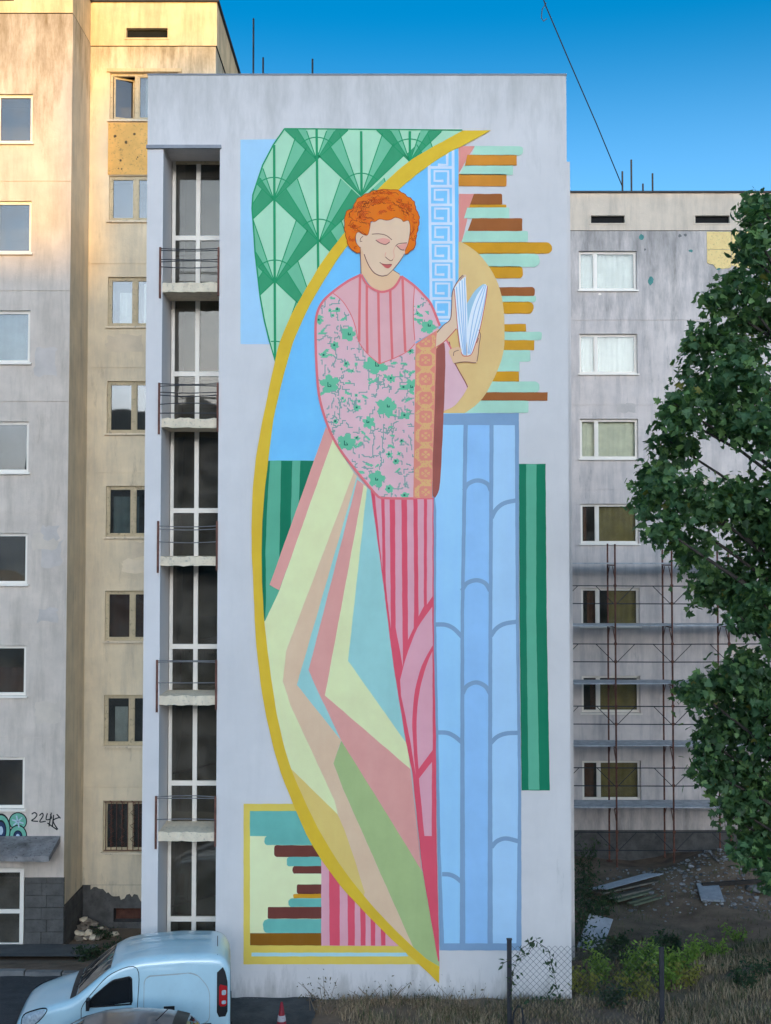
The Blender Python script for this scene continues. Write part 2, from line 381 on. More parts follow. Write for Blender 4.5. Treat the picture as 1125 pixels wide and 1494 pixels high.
def window(parent, x0, x1, z0, z1, Y, mull, fmat, glass, curtain=None, room=None, rev=.12, fw=.06, sill=True, half=None, opened=False, cside='full'):
    """frame (mesh, part) > panes, sill, curtain, room shell"""
    y0, y1 = Y+rev-.05, Y+rev+.03
    b = MB()
    b.box(x0, x0+fw, y0, y1, z0, z1).box(x1-fw, x1, y0, y1, z0, z1)
    b.box(x0+fw, x1-fw, y0, y1, z0, z0+fw).box(x0+fw, x1-fw, y0, y1, z1-fw, z1)
    for m in mull: b.box(m-fw*.75, m+fw*.75, y0-.006, y1, z0+fw, z1-fw)
    f = b.obj('window', fmat, parent)
    edges = [x0+fw] + [v for m in mull for v in (m-fw*.75, m+fw*.75)] + [x1-fw]
    for i in range(0, len(edges), 2):
        a, c = edges[i], edges[i+1]
        if opened and i == 0:
            ang = R(22); hx = a+.02; w_ = c-a-.04
            p = MB(); dx, dy = math.cos(ang)*w_, math.sin(ang)*w_
            def seg(t0, t1, za, zb):
                A = (hx+dx*t0, Y+rev+dy*t0); B = (hx+dx*t1, Y+rev+dy*t1)
                p.add([(A[0],A[1]-.02,za),(B[0],B[1]-.02,za),(B[0],B[1]+.02,za),(A[0],A[1]+.02,za),(A[0],A[1]-.02,zb),(B[0],B[1]-.02,zb),(B[0],B[1]+.02,zb),(A[0],A[1]+.02,zb)],
                      [(0,3,2,1),(4,5,6,7),(0,1,5,4),(1,2,6,5),(2,3,7,6),(3,0,4,7)])
            seg(0,.08,z0+fw,z1-fw); seg(.92,1,z0+fw,z1-fw); seg(.08,.92,z0+fw,z0+fw+.06); seg(.08,.92,z1-fw-.06,z1-fw)
            p.obj('sash', fmat, f)
            mo('pane', [(hx+dx*.08,Y+rev+dy*.08,z0+fw+.06),(hx+dx*.92,Y+rev+dy*.92,z0+fw+.06),(hx+dx*.92,Y+rev+dy*.92,z1-fw-.06),(hx+dx*.08,Y+rev+dy*.08,z1-fw-.06)], [(0,1,2,3)], glass, f)
        else:
            s = MB(); q = .028
            s.box(a, a+q, y0+.012, y1-.01, z0+fw, z1-fw).box(c-q, c, y0+.012, y1-.01, z0+fw, z1-fw).box(a+q, c-q, y0+.012, y1-.01, z0+fw, z0+fw+q).box(a+q, c-q, y0+.012, y1-.01, z1-fw-q, z1-fw)
            s.obj('sash', fmat, f)
            box_obj('pane', glass, f, a+q, c-q, Y+rev-.008, Y+rev+.002, z0+fw+q, z1-fw-q)
    if sill:
        box_obj('sill', fmat if sill is True else sill, f, x0-.05, x1+.05, Y-.07, Y+rev-.06, z0-.055, z0-.004)
    # room behind the glass
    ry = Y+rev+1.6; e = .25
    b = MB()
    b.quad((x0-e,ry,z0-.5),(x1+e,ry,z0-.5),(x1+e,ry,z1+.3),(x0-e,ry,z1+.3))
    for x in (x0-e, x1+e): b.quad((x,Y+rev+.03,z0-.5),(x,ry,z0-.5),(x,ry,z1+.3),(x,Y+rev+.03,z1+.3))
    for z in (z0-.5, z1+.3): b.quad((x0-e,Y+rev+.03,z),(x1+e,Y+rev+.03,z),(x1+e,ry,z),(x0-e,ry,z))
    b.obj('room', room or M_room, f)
    if curtain:
        def drape(xa, xb, za, zb, mat):
            n = max(6, int((xb-xa)/.035)); V = []; F = []
            ph = random.uniform(0, 6)
            for k in range(n+1):
                x = xa+(xb-xa)*k/n; dy = .010*math.sin(k*1.25+ph)+.012*math.sin(k*.5+ph)
                V += [(x, Y+rev+.13+dy, za), (x, Y+rev+.13+dy*.5, zb)]
            for k in range(n): F.append((2*k, 2*k+2, 2*k+3, 2*k+1))
            mo('curtain', V, F, mat, f, smooth=True)
        for (fa, fb, ga, gb, mt) in curtain:
            drape(x0+fw+(x1-x0-2*fw)*fa, x0+fw+(x1-x0-2*fw)*fb, z0+(z1-z0)*ga, z0+(z1-z0)*gb, mt)
    return f

# ---------- left building (two stepped facades)
YA, YBf = 29.92, 31.75
XAc = at(100, 640, YA).x
XBr = at(315, 60, YBf).x
ZTB = at(220, 4, YBf).z
left = empty('apartment_building', (XAc, YA, -1), 'weathered grey and beige apartment building at left, its upper storeys in golden sunlight', 'building')
GB = -1.6
# facade A
holesA = []
winA = [(137,208),(293,369),(453,529),(615,689),(778,852),(942,1015),(1105,1180)]
xa0, xa1 = -10.75, at(42, 640, YA).x
for y0, y1 in winA: holesA.append((xa0, xa1, at(20, y1, YA).z, at(20, y0, YA).z))
zpA = at(90, 1235, YA).z
zjA = at(60, 20, YA).z
ventA = (-10.2, at(21, 0, YA).x, at(10, 2, YA).z, at(10, 2, YA).z+.24)
dz1 = at(20, 1266, YA).z
doorh = (-9.95, at(35, 1300, YA).x, GB, dz1)
facade(-16, XAc, at(50,1372,YA).z+1.55, zjA, YA, holesA+[ (doorh[0],doorh[1],doorh[2],doorh[3]) ], M_plA, left,
       grooves=[h[3]+.5 for h in holesA[1:]])
facade(-16, XAc, zjA+.012, ZTB, YA-.03, [ventA], M_parL, left, name='parapet')
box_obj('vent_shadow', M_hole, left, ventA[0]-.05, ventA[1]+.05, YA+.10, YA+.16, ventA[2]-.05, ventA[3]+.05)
cA = [None,[(.0,.25,0,1,M_curtg)],[(0,1,0,1,M_curtg)],None,[(0,.3,0,1,M_curtb)],[(.4,.95,0,.55,M_curtb)],[(0,.4,0,1,M_curtb)]]
for h, c in zip(holesA, cA):
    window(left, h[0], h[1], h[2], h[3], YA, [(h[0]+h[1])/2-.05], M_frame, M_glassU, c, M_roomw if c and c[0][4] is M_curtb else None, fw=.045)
# side of A
zA0 = at(120,1292,YBf).z
b = MB(); b.quad((XAc,YA,zA0),(XAc,YBf,zA0),(XAc,YBf,zjA),(XAc,YA,zjA)); b.obj('return_wall', M_plB, left)
b = MB(); b.quad((XAc+.001,YA-.03,zjA+.012),(XAc+.001,YBf,zjA+.012),(XAc+.001,YBf,ZTB),(XAc+.001,YA-.03,ZTB)); b.obj('return_parapet', M_parL, left)
# facade B
holesB = []
for y0, y1, xx in ((106,175,161),(256,322,159),(404,476,155),(556,632,153.5),(709,783,153),(862,935,152),(1014,1088,151.5),(1168,1243,151)):
    x0 = at(xx, y0, YBf).x; x0 = at(155.5, 640, YBf).x
    holesB.append((x0, x0+1.85, at(180, y1, YBf).z, at(180, y0, YBf).z))
zpB = at(180, 1291, YBf).z; zjB = at(200, 68, YBf).z
facade(XAc, XBr, zpB, zjB, YBf, holesB, M_plB, left, grooves=[h[3]+.35 for h in holesB[2:]])
vB = (at(185,50,YBf).x, at(245,50,YBf).x, at(210,56,YBf).z, at(210,42,YBf).z)
facade(XAc, XBr, zjB+.012, ZTB, YBf-.03, [vB], M_parL, left, name='parapet')
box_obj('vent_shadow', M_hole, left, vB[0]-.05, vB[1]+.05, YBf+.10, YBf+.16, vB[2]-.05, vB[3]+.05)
b = MB(); f_ = .05
b.box(vB[0]-f_, vB[1]+f_, YBf-.05, YBf-.031, vB[3], vB[3]+f_).box(vB[0]-f_, vB[1]+f_, YBf-.05, YBf-.031, vB[2]-f_, vB[2]).box(vB[0]-f_, vB[0], YBf-.05, YBf-.031, vB[2], vB[3]).box(vB[1], vB[1]+f_, YBf-.05, YBf-.031, vB[2], vB[3])
b.obj('vent_frame', M_parL, left)
cB = [[(.5,.6,0,1,M_curtg)],[(.7,1,0,1,M_curtg)],[(.12,.42,0,.72,M_curt),(.5,.9,0,.9,M_curt)],None,[(.05,.45,.0,.8,M_curtg),(.75,1,0,1,M_curt)],[(0,1,0,1,M_curtb)],[(.1,.3,0,.75,M_curt),(.62,.8,0,1,M_curt)],[(.5,.9,0,1,M_curtb)]]
for i, (h, c) in enumerate(zip(holesB, cB)):
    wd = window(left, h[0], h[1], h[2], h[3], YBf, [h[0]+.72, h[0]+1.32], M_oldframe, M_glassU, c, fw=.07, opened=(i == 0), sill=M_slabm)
    if i == 7:
        g = MB()
        for k in range(13):
            x = h[0]+.07+k*.145
            g.tube([(x, YBf+.02, h[2]+.03), (x, YBf+.02, h[3]-.03)], .011, 5)
        for q in range(4):
            z = h[2]+.15+q*.35
            for k in range(6):
                xk = h[0]+.215+k*.29
                g.tube([(xk+.07*math.sin(s*1.2), YBf+.02, z+s*.045) for s in range(7)], .008, 4)
        g.box(h[0]+.02, h[1]-.02, YBf+.005, YBf+.03, h[3]-.05, h[3]-.03).box(h[0]+.02, h[1]-.02, YBf+.005, YBf+.03, h[2]+.03, h[2]+.05)
        g.obj('grille', M_rust, wd)
# lintel over top window, ochre infill under it
h0, h1_ = holesB[0], holesB[1]
box_obj('lintel', M_parL, left, h0[0]-.08, h0[1]+.1, YBf-.05, YBf-.002, h0[3]+.01, h0[3]+.10)
V = []; F = []
box_obj('infill_panel', M_patch, left, h0[0]-.03, h0[1]+.03, YBf-.02, YBf-.001, h1_[3]+.02, h0[2]-.08)
ip = MB()
for k in range(9):
    a = (h0[0]+.1+random.random()*.7, h1_[3]+.15+random.random()*1.1); r_ = random.uniform(.02,.06)
    ip.add([(a[0]+r_*math.cos(q*1.05)*random.uniform(.6,1), YBf-.024, a[1]+r_*math.sin(q*1.05)*random.uniform(.6,1)) for q in range(6)], [(0,1,2,3,4,5)])
tag(ip.obj('chipped_spots', pmat('chipped_brown', (.16,.10,.05), .9, .2, 8), left), kind='stuff')
# B right end wall, roof edges, bodies
b = MB(); b.quad((XBr,YBf,zpB),(XBr,YBf+14,zpB),(XBr,YBf+14,zjB),(XBr,YBf,zjB)); b.quad((-16,YBf+14,GB),(XBr,YBf+14,GB),(XBr,YBf+14,ZTB),(-16,YBf+14,ZTB)); b.quad((-16,YA,GB),(-16,YBf+14,GB),(-16,YBf+14,ZTB),(-16,YA,ZTB)); b.obj('end_wall', M_plB, left)
b = MB(); b.quad((XBr+.03,YBf-.03,zjB+.012),(XBr+.03,YBf+14,zjB+.012),(XBr+.03,YBf+14,ZTB),(XBr+.03,YBf-.03,ZTB)); b.quad((XBr,YBf-.03,zjB+.012),(XBr+.03,YBf-.03,zjB+.012),(XBr+.03,YBf-.03,ZTB),(XBr,YBf-.03,ZTB)); b.obj('end_parapet', M_parL, left)
b = MB(); b.box(-16.1, XAc+.06, YA-.09, YBf+14, ZTB, ZTB+.06); b.box(XAc+.06, XBr+.09, YBf-.09, YBf+14, ZTB, ZTB+.06); b.obj('roof_edge', M_flash, left)
# plinth B with basement opening
bx = (at(165,1335,YBf).x, at(240,1335,YBf).x, at(180,1346,YBf).z, at(180,1326,YBf).z)
facade(XAc, XL+.2, GB, zpB-.01, YBf+.05, [bx], M_plinth, left, name='plinth', rev=.3)
box_obj('basement_board', pmat('reddish_board', (.11,.045,.03), .8, .3, 5), left, bx[0]-.1, bx[1]+.1, YBf+.36, YBf+.4, bx[2]-.1, bx[3]+.1)
V = []
hh = [random.uniform(.05,.12)]
for k in range(24): hh.append(min(.42, max(.03, hh[-1]+random.gauss(.0,.07))))
V = []; F = []
for k, h_ in enumerate(hh):
    x_ = at(132,1300,YBf).x+k*.068+random.uniform(-.02,.02); V += [(x_,YBf+.022,zpB-.012),(x_,YBf+.022,zpB-.03-h_),(x_,YBf+.049,zpB-.03-h_)]
for k in range(24): a_ = 3*k; F += [(a_+1,a_+4,a_+3,a_),(a_+2,a_+5,a_+4,a_+1)]
mo('broken_plaster', V, F, M_plB, left)
# plinth A : stone blocks
zb0 = GB; rowh = .30
z = gz(-9, YA)-.2; rows = 0
ztop_pl = at(50,1372,YA).z+1.55
bA = MB(); bA.quad((-16,YA+.06,GB),(XAc,YA+.06,GB),(XAc,YA+.06,ztop_pl),(-16,YA+.06,ztop_pl)); bA.quad((XAc-.02,YA,GB),(XAc-.02,YBf,GB),(XAc-.02,YBf,zA0),(XAc-.02,YA,zA0)); bA.obj('plinth_backing', M_plinth, left)
while z < ztop_pl-.02:
    x = doorh[1]+.02 if z < dz1 else -9.95
    k = 0
    if rows % 2: x -= 0
    while x < XAc-.05:
        wdt = (.42 if rows % 2 else .55) if k == 0 else .60
        x2 = min(x+wdt, XAc+.012)
        if XAc-x2 < .12: x2 = XAc+.012
        zz1 = min(z+rowh, ztop_pl)
        bb = MB(); j = random.uniform(-.012,.006)
        bb.box(x+.006, x2-.006, YA-.015+j, YA+.06, z+.006, zz1-.006); bb.obj('stone_block', M_plinth, left)
        x = x2; k += 1
    y = YA+.07; k = 0
    while y < YBf-.02:
        y2 = min(y+(.6 if (k or rows % 2) else .3), YBf)
        zz1 = min(z+rowh, zA0)
        if zz1-z > .05:
            MB().box(XAc-.02, XAc+.012, y+.006, y2-.006, z+.006, zz1-.006).obj('stone_block', M_plinth, left)
        y = y2; k += 1
    z += rowh; rows += 1
# entrance door and canopy
dr = MB(); dx0, dx1 = doorh[0]+.02, doorh[1]-.01
zd0 = gz(-9, YA)
dr.box(dx1-.10, dx1, YA+.02, YA+.10, zd0, dz1-.02).box(dx0, dx0+.1, YA+.02, YA+.10, zd0, dz1-.02).box(dx0+.1, dx1-.1, YA+.02, YA+.10, dz1-.12, dz1-.02)
zm = at(20,1330,YA).z
dr.box(dx0+.1, dx1-.1, YA+.02, YA+.10, zm-.05, zm+.05).box(dx0+.1, dx1-.1, YA+.02, YA+.10, zd0, zd0+.12)
dro = dr.obj('entrance_door', M_frame, left)
box_obj('pane', M_glassS, dro, dx0+.1, dx1-.1, YA+.055, YA+.065, zm+.05, dz1-.12); box_obj('pane', M_glassS, dro, dx0+.1, dx1-.1, YA+.055, YA+.065, zd0+.12, zm-.05)
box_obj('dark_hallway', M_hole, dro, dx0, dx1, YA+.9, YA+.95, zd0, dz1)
zc = at(40,1252,YA-1).z; xc1 = at(80,1248,YA-.5).x
V = []; F = []
n = 12
for k in range(n+1):
    x = -10.6+(xc1+10.6)*k/n
    j = random.uniform(-.02,.02); q = random.uniform(-.06,.06)
    V += [(x, YA-.95+q, zc-.10+j), (x, YA-.95+q, zc+.04+random.uniform(-.025,.02)), (x, YA-.01, zc+.30), (x, YA-.01, zc+.14)]
for k in range(n):
    a = 4*k
    for q in range(4): F.append((a+q, a+4+q, a+4+(q+1)%4, a+(q+1)%4))
F += [(0,1,2,3),(4*n+3,4*n+2,4*n+1,4*n)]
mo('canopy', V, F, pmat('crumbling_concrete', (.26,.24,.23), .9, .25, 3, dirt=.95, streak_col=(.03,.026,.024), stain=.8, stain_col=(.06,.05,.045), bump=.9, bscale=12), left)

# graffiti (flat paint on wall A)
def ribbon(pts, wdt, Yp, closed=False):
    P = [Vector((p[0], p[1])) for p in pts]; n = len(P); V = []; F = []
    for i in range(n):
        a = P[(i-1) % n] if (closed or i > 0) else P[i]; c = P[(i+1) % n] if (closed or i < n-1) else P[i]
        t = c-a
        if t.length < 1e-9: t = Vector((1, 0))
        t.normalize(); nn = Vector((-t.y, t.x)); ww = wdt(i/(n-1)) if callable(wdt) else wdt
        for s in (-.5, .5): V.append((P[i].x+nn.x*ww*s, Yp, P[i].y+nn.y*ww*s))
    for i in range(n if closed else n-1):
        a = 2*i; c = 2*((i+1) % n); F.append((a, c, c+1, a+1))
    return V, F
def cr(pts, n=6, closed=False):
    P = [Vector((p[0], p[1])) for p in pts]; m = len(P); out = []
    rngi = range(m if closed else m-1)
    for i in rngi:
        if closed: a, b_, c, d = P[(i-1)%m], P[i], P[(i+1)%m], P[(i+2)%m]
        else: a, b_, c, d = P[max(i-1,0)], P[i], P[i+1], P[min(i+2,m-1)]
        for k in range(n):
            t = k/n
            out.append(.5*((2*b_)+(-a+c)*t+(2*a-5*b_+4*c-d)*t*t+(-a+3*b_-3*c+d)*t**3))
    if not closed: out.append(P[-1])
    return [(p.x, p.y) for p in out]
def wpts(pts, d): return [((v := at(x, y, d)).x, v.z) for x, y in pts]
def poly_vf(P2, Yp):
    tri = tessellate_polygon([[Vector((p[0], p[1], 0)) for p in P2]])
    F = []
    for t in tri:
        a, b_, c = (P2[i] for i in t)
        ar = (b_[0]-a[0])*(c[1]-a[1])-(b_[1]-a[1])*(c[0]-a[0])
        F.append(tuple(t) if ar > 0 else (t[0], t[2], t[1]))
    return [(p[0], Yp, p[1]) for p in P2], F
Zq = lambda pts: [(x/2.96, 1150+y/2.96) for x, y in pts]
M_spray = pmat('black_spray', (.012,.012,.014), .7, .2, 8, bump=0)
gq = MB()
for st in ([(137,112),(150,105),(160,115),(150,130),(137,140),(165,143)],[(170,118),(183,108),(186,120),(172,145),(198,142)],[(205,108),(200,135),(222,130),(218,112)],[(222,105),(212,165)],[(205,150),(248,180)],[(232,115),(226,168)],[(260,125),(230,140),(250,178)],[(245,112),(262,130)]):
    V, F = ribbon(wpts(cr(Zq(st), 5), YA), .03, YA-.004); gq.add(V, F)
o = gq.obj('graffiti_tag', M_spray, loc=at(66,1197,YA-.004)); tag(o, 'black spray paint tag reading 22fK scrawled on the left wall', 'graffiti')
gt = empty('graffiti_piece', at(18,1210,YA-.004), 'green and blue bubble letter graffiti above the entrance canopy', 'graffiti')
Mg1 = pmat('graffiti_mint', (.16,.42,.30), .7, .15, 6, bump=0); Mg2 = pmat('graffiti_navy', (.02,.04,.10), .7, .2, 6, bump=0); Mg3 = pmat('graffiti_pale', (.45,.55,.62), .7, .15, 6, bump=0)
def ell(cx_, cy_, rx, ry, n=22): return [(cx_+rx*math.cos(2*math.pi*k/n), cy_+ry*math.sin(2*math.pi*k/n)) for k in range(n)]
lay = 0
for cxx, cyy, rx, ry in ((78,143,40,40),(78,205,40,48),(5,180,42,72)):
    for kx, mt, nm in ((1.0, M_spray,'outline'),(.88, Mg1,'letter_fill')):
        V, F = poly_vf(wpts(Zq(ell(cxx,cyy,rx*kx,ry*kx)), YA), YA-.004-lay*.0015); mo(nm, V, F, mt, gt); lay += 1
for cxx, cyy, rx, ry in ((78,207,20,26),(5,182,24,46)):
    for kx, mt, nm in ((1.0, M_spray,'outline'),(.82, Mg2,'letter_hole'),(.4,Mg3,'highlight')):
        V, F = poly_vf(wpts(Zq(ell(cxx,cyy,rx*kx,ry*kx)), YA), YA-.004-lay*.0015); mo(nm, V, F, mt, gt); lay += 1
gq = MB()
for k in range(6):
    a = k*math.pi/3+.3
    V, F = ribbon(wpts(Zq([(78,143),(78+26*math.cos(a),143+26*math.sin(a))]), YA), .035, YA-.004-lay*.0015); gq.add(V, F)
gq.obj('highlight', Mg3, gt)

# ---------- right building
YC = 39.1
ZTC = at(960, 282, YC).z; zjC = at(960, 337, YC).z
right = empty('apartment_building', (9, YC, -1), 'pale grey apartment building at right, partly behind scaffolding and the tree', 'building')
holesC = []
for y0, y1 in ((366,423),(487,545),(611,669),(735,793),(858,914),(986,1040),(1110,1168)):
    holesC.append((at(847,740,YC).x, at(932,740,YC).x, at(890,y1,YC).z, at(890,y0,YC).z))
zpC = at(900,1211,YC).z
XC1 = 22.0
facade(3.0, XC1, zpC, zjC, YC, holesC, M_plC, right, grooves=[h[3]+.45 for h in holesC[1:]])
vC = [(at(a,320,YC).x, at(b_,320,YC).x, at(886,326,YC).z, at(886,315,YC).z) for a, b_ in ((862,911),(1014,1064))]
facade(3.0, XC1, zjC+.012, ZTC, YC-.03, vC, M_par, right, name='parapet')
for v in vC:
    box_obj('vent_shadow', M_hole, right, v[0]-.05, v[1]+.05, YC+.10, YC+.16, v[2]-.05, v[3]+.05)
    b = MB(); f_ = .05
    b.box(v[0]-f_, v[1]+f_, YC-.05, YC-.031, v[3], v[3]+f_).box(v[0]-f_, v[1]+f_, YC-.05, YC-.031, v[2]-f_, v[2]).box(v[0]-f_, v[0], YC-.05, YC-.031, v[2], v[3]).box(v[1], v[1]+f_, YC-.05, YC-.031, v[2], v[3])
    b.obj('vent_frame', M_par, right)
cC = [[(0,1,0,1,M_curt)],[(0,1,0,1,M_curt)],[(0,1,0,1,M_curty)],[(.26,1,0,1,M_curto),(0,.1,0,1,M_curtb)],[(.5,1,0,1,M_curto),(.1,.25,0,1,M_curtb)],[(.3,1,0,.85,M_curto),(.15,.25,0,1,M_curtb)],[(.28,1,0,1,M_curto),(0,.2,0,1,M_curtb)]]
for i, (h, c) in enumerate(zip(holesC, cC)):
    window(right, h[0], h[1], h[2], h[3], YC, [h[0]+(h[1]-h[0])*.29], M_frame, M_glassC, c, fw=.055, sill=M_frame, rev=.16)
facade(3.0, XC1, -1.8, zpC-.01, YC+.06, [], M_plinth, right, name='plinth')
b = MB(); b.quad((3.0,YC+12,-1.8),(XC1,YC+12,-1.8),(XC1,YC+12,ZTC),(3.0,YC+12,ZTC)); b.quad((3,YC,-1.8),(3,YC+12,-1.8),(3,YC+12,ZTC),(3,YC,ZTC)); b.quad((XC1,YC,-1.8),(XC1,YC+12,-1.8),(XC1,YC+12,ZTC),(XC1,YC,ZTC)); b.obj('end_wall', M_plC, right)
MB().box(2.95, XC1+.1, YC-.09, YC+12, ZTC, ZTC+.06).obj('roof_edge', M_flash, right)
# bared insulation boards, broken plaster edge, teal scars
M_ins = pmat('yellow_insulation', alb(226,208,160,.66), .9, .06, 6, dirt=.55, streak_col=(.25,.22,.12), bump=.4, bscale=25)
M_teal = pmat('teal_primer', alb(70,130,140,.6), .8, .2, 6)
ix = [at(v,365,YC).x for v in (1031,1067,1103)]; iz = [at(1060,v,YC).z for v in (338,364,391)]
for i in range(2):
    for j in range(2):
        zlo = iz[2-j] if j else iz[2]; 
        za, zb_ = (iz[2], iz[1]) if j == 0 else (iz[1], iz[0])
        b = MB(); n = 8; V = []; F = []
        for k in range(n+1):
            x = ix[i]+.01+(ix[i+1]-ix[i]-.02)*k/n
            if j == 0: zz_ = za+random.uniform(-.05,.10)+(.15 if (i == 0 and k < 3) else 0)
            else: zz_ = za+.008
            V += [(x, YC-.022, zz_), (x, YC-.022, zb_-.008), (x, YC-.001, zb_-.008), (x, YC-.001, zz_)]
        for k in range(n):
            a = 4*k
            for q in range(4): F.append((a+q, a+4+q, a+4+(q+1)%4, a+(q+1)%4))
        F += [(0,1,2,3),(4*n+3,4*n+2,4*n+1,4*n)]
        mo('insulation_board', V, F, M_ins, right)
def blot(px, py, r, Yp, rnd=.45, n=11, sy=1.):
    pts = [(px+r*math.cos(2*math.pi*k/n)*random.uniform(1-rnd,1), py+sy*r*math.sin(2*math.pi*k/n)*random.uniform(1-rnd,1)) for k in range(n)]
    return poly_vf(wpts(pts, YC), Yp)
for px, py, r, s in ((936,346,4,1.6),(992,344,3,1),(1000,343,3,1),(1008,366,4,.7),(949,410,6,1.2),(1036,381,4,1.6),(1048,392,5,.5),(1047,421,3,1),(1110,352,7,1.6),(1112,395,7,1.3),(941,364,2,1)):
    V, F = blot(px, py, r, YC-.004, sy=s); mo('teal_scar', V, F, M_teal if r > 3 else M_reveal, right)
V, F = blot(875, 429, 3, YC-.004, sy=.8)
mo('chipped_spot', V, F, M_frame, right)

# patched and repainted areas of plaster, slightly proud of the old skin
def patches(parent, n, x0, x1, z0, z1, Y, holes, mats):
    k = 0; t = 0
    while k < n and t < 400:
        t += 1; w_, h_ = random.uniform(.3,1.1), random.uniform(.2,.8); x = random.uniform(x0, x1-w_); z = random.uniform(z0, z1-h_)
        if any(x < h[1]+.12 and x+w_ > h[0]-.12 and z < h[3]+.12 and z+h_ > h[2]-.12 for h in holes): continue
        m = 5; P2 = []
        for (xa, za), (xb, zb_) in zip([(x,z),(x+w_,z),(x+w_,z+h_),(x,z+h_)], [(x+w_,z),(x+w_,z+h_),(x,z+h_),(x,z)]):
            for q in range(m): P2.append((xa+(xb-xa)*q/m+random.uniform(-.05,.05), za+(zb_-za)*q/m+random.uniform(-.05,.05)))
        V, F = poly_vf(P2, Y-.003-.0012*k); mo('plaster_patch', V, F, random.choice(mats), parent); k += 1
mpA = [pmat('patch_grey', alb(176,176,182,.70), .9, .08, 2, stain=.3, stain_col=(.33,.31,.28), bump=.25), pmat('patch_dull', alb(166,169,182,.72), .9, .1, 2, stain=.3, stain_col=(.26,.24,.21), bump=.3)]
mpB = [pmat('patch_beige', alb(180,178,174,.84), .9, .08, 2, stain=.3, stain_col=(.33,.30,.25), bump=.25), pmat('patch_taupe', alb(174,171,166,.78), .9, .1, 2, stain=.3, stain_col=(.24,.21,.17), bump=.3)]
patches(left, 6, -8.9, XAc-.06, 3.6, 15.0, YA, holesA, mpA); patches(left, 6, XAc+.06, XL-.1, 1.2, 15.0, YBf, holesB, mpB)
patches(right, 7, 6.2, 12.5, 1.0, zjC-1.6, YC, holesC, mpA)

# ---------- scaffolding in front of the right building
sc = empty('scaffolding', (9, 38.2, -.9), 'rusty tube scaffolding with grey decks in front of the right building', 'scaffolding')
yo, yi = 37.5, 38.75
fx = [5.45, 7.24, 9.03, 10.82, 12.61]
dk = [at(900,y,yo).z for y in (820,911,996,1087,1177)]
gzs = -1.05
for x in fx:
    for yy in (yo, yi):
        MB().tube([(x, yy, gzs), (x+.01, yy, dk[0]+.55+random.uniform(-.1,.1))], .03, 7).obj('standard', M_rust, sc)
        box_obj('base_plate', M_rust, sc, x-.09, x+.09, yy-.09, yy+.09, gzs-.02, gzs+.02)
for z in dk:
    for x in fx:
        MB().tube([(x, yo, z-.10), (x, yi, z-.10)], .022, 6).obj('transom_tube', M_rust, sc)
        MB().tube([(x, yo, z-.55), (x, yo+.35, z-.14)], .014, 5).obj('knee_brace', M_rust, sc)
        MB().tube([(x, yi, z-.55), (x, yi-.35, z-.14)], .014, 5).obj('knee_brace', M_rust, sc)
    for x0_, x1_ in zip(fx[:-1], fx[1:]):
        for k in range(3):
            y0_ = yo+.10+k*.36
            box_obj('deck_plank', pmat('scaffold_plank', (.48,.47,.47), .8, .25, 4, dirt=.5, streak_col=(.11,.10,.10)), sc, x0_-.03, x1_-.04, y0_, y0_+.34, z-.06+random.uniform(-.008,.008), z-.022)
for z in dk[1:] + [dk[-1]-2.0]:
    r1, r2 = z+1.22, z+.66
    for x in fx:
        for r_ in (r1, r2): box_obj('coupler', M_rust, sc, x-.045, x+.045, yo-.055, yo-.012, r_-.04, r_+.04)
    for r_ in (r1, r2): MB().tube([(fx[0], yo-.035, r_), ((fx[0]+fx[-1])/2, yo-.035, r_-.015), (fx[-1], yo-.035, r_)], .017, 5).obj('guard_rail', M_dark, sc)
    for x0_, x1_ in zip(fx[:-1], fx[1:]):
        MB().tube([(x0_+.06, yo-.04, r2), (x0_+.62, yo-.04, r1)], .012, 5).obj('brace', M_dark, sc)
        MB().tube([(x1_-.06, yo-.04, r2), (x1_-.62, yo-.04, r1)], .012, 5).obj('brace', M_dark, sc)

# ------------------------------------------------------------------ buildings behind the viewer (reflected in the panes; they shade the street)
def far_block(name, x0, x1, y0, y1, h, label, col):
    r = empty(name, ((x0+x1)/2, y1, 0), label, 'building')
    m = pmat('far_wall_'+label[:8], col, .9, .08, .4, bump=0)
    MB().box(x0, x1, y0, y1, 0, h).obj('wall', m, r)
    wv = MB(); nz = int(h/2.9); nx = int((x1-x0)/3.4)
    for k in range(nz):
        for i in range(nx):
            xa = x0+.9+i*3.4; wv.box(xa, xa+1.7, y1-.02, y1+.03, .9+k*2.9, 2.3+k*2.9)
    o = wv.obj('window_grid', pmat('far_pane', (.05,.06,.07), .2, .2, .5, bump=0, spec=.6), r); o['kind'] = 'stuff'
    MB().box(x0-.2, x1+.2, y0-.2, y1+.2, h, h+.3).obj('roof_slab', M_conc, r)
far_block('apartment_tower', -70, 22.3, -186, -170, 37.4, 'long twelve storey block across the street behind the viewer', (.26,.25,.24))
far_block('apartment_tower', 22.6, 95, -186, -170, 43.4, 'taller fifteen storey block across the street behind the viewer', (.28,.26,.24))
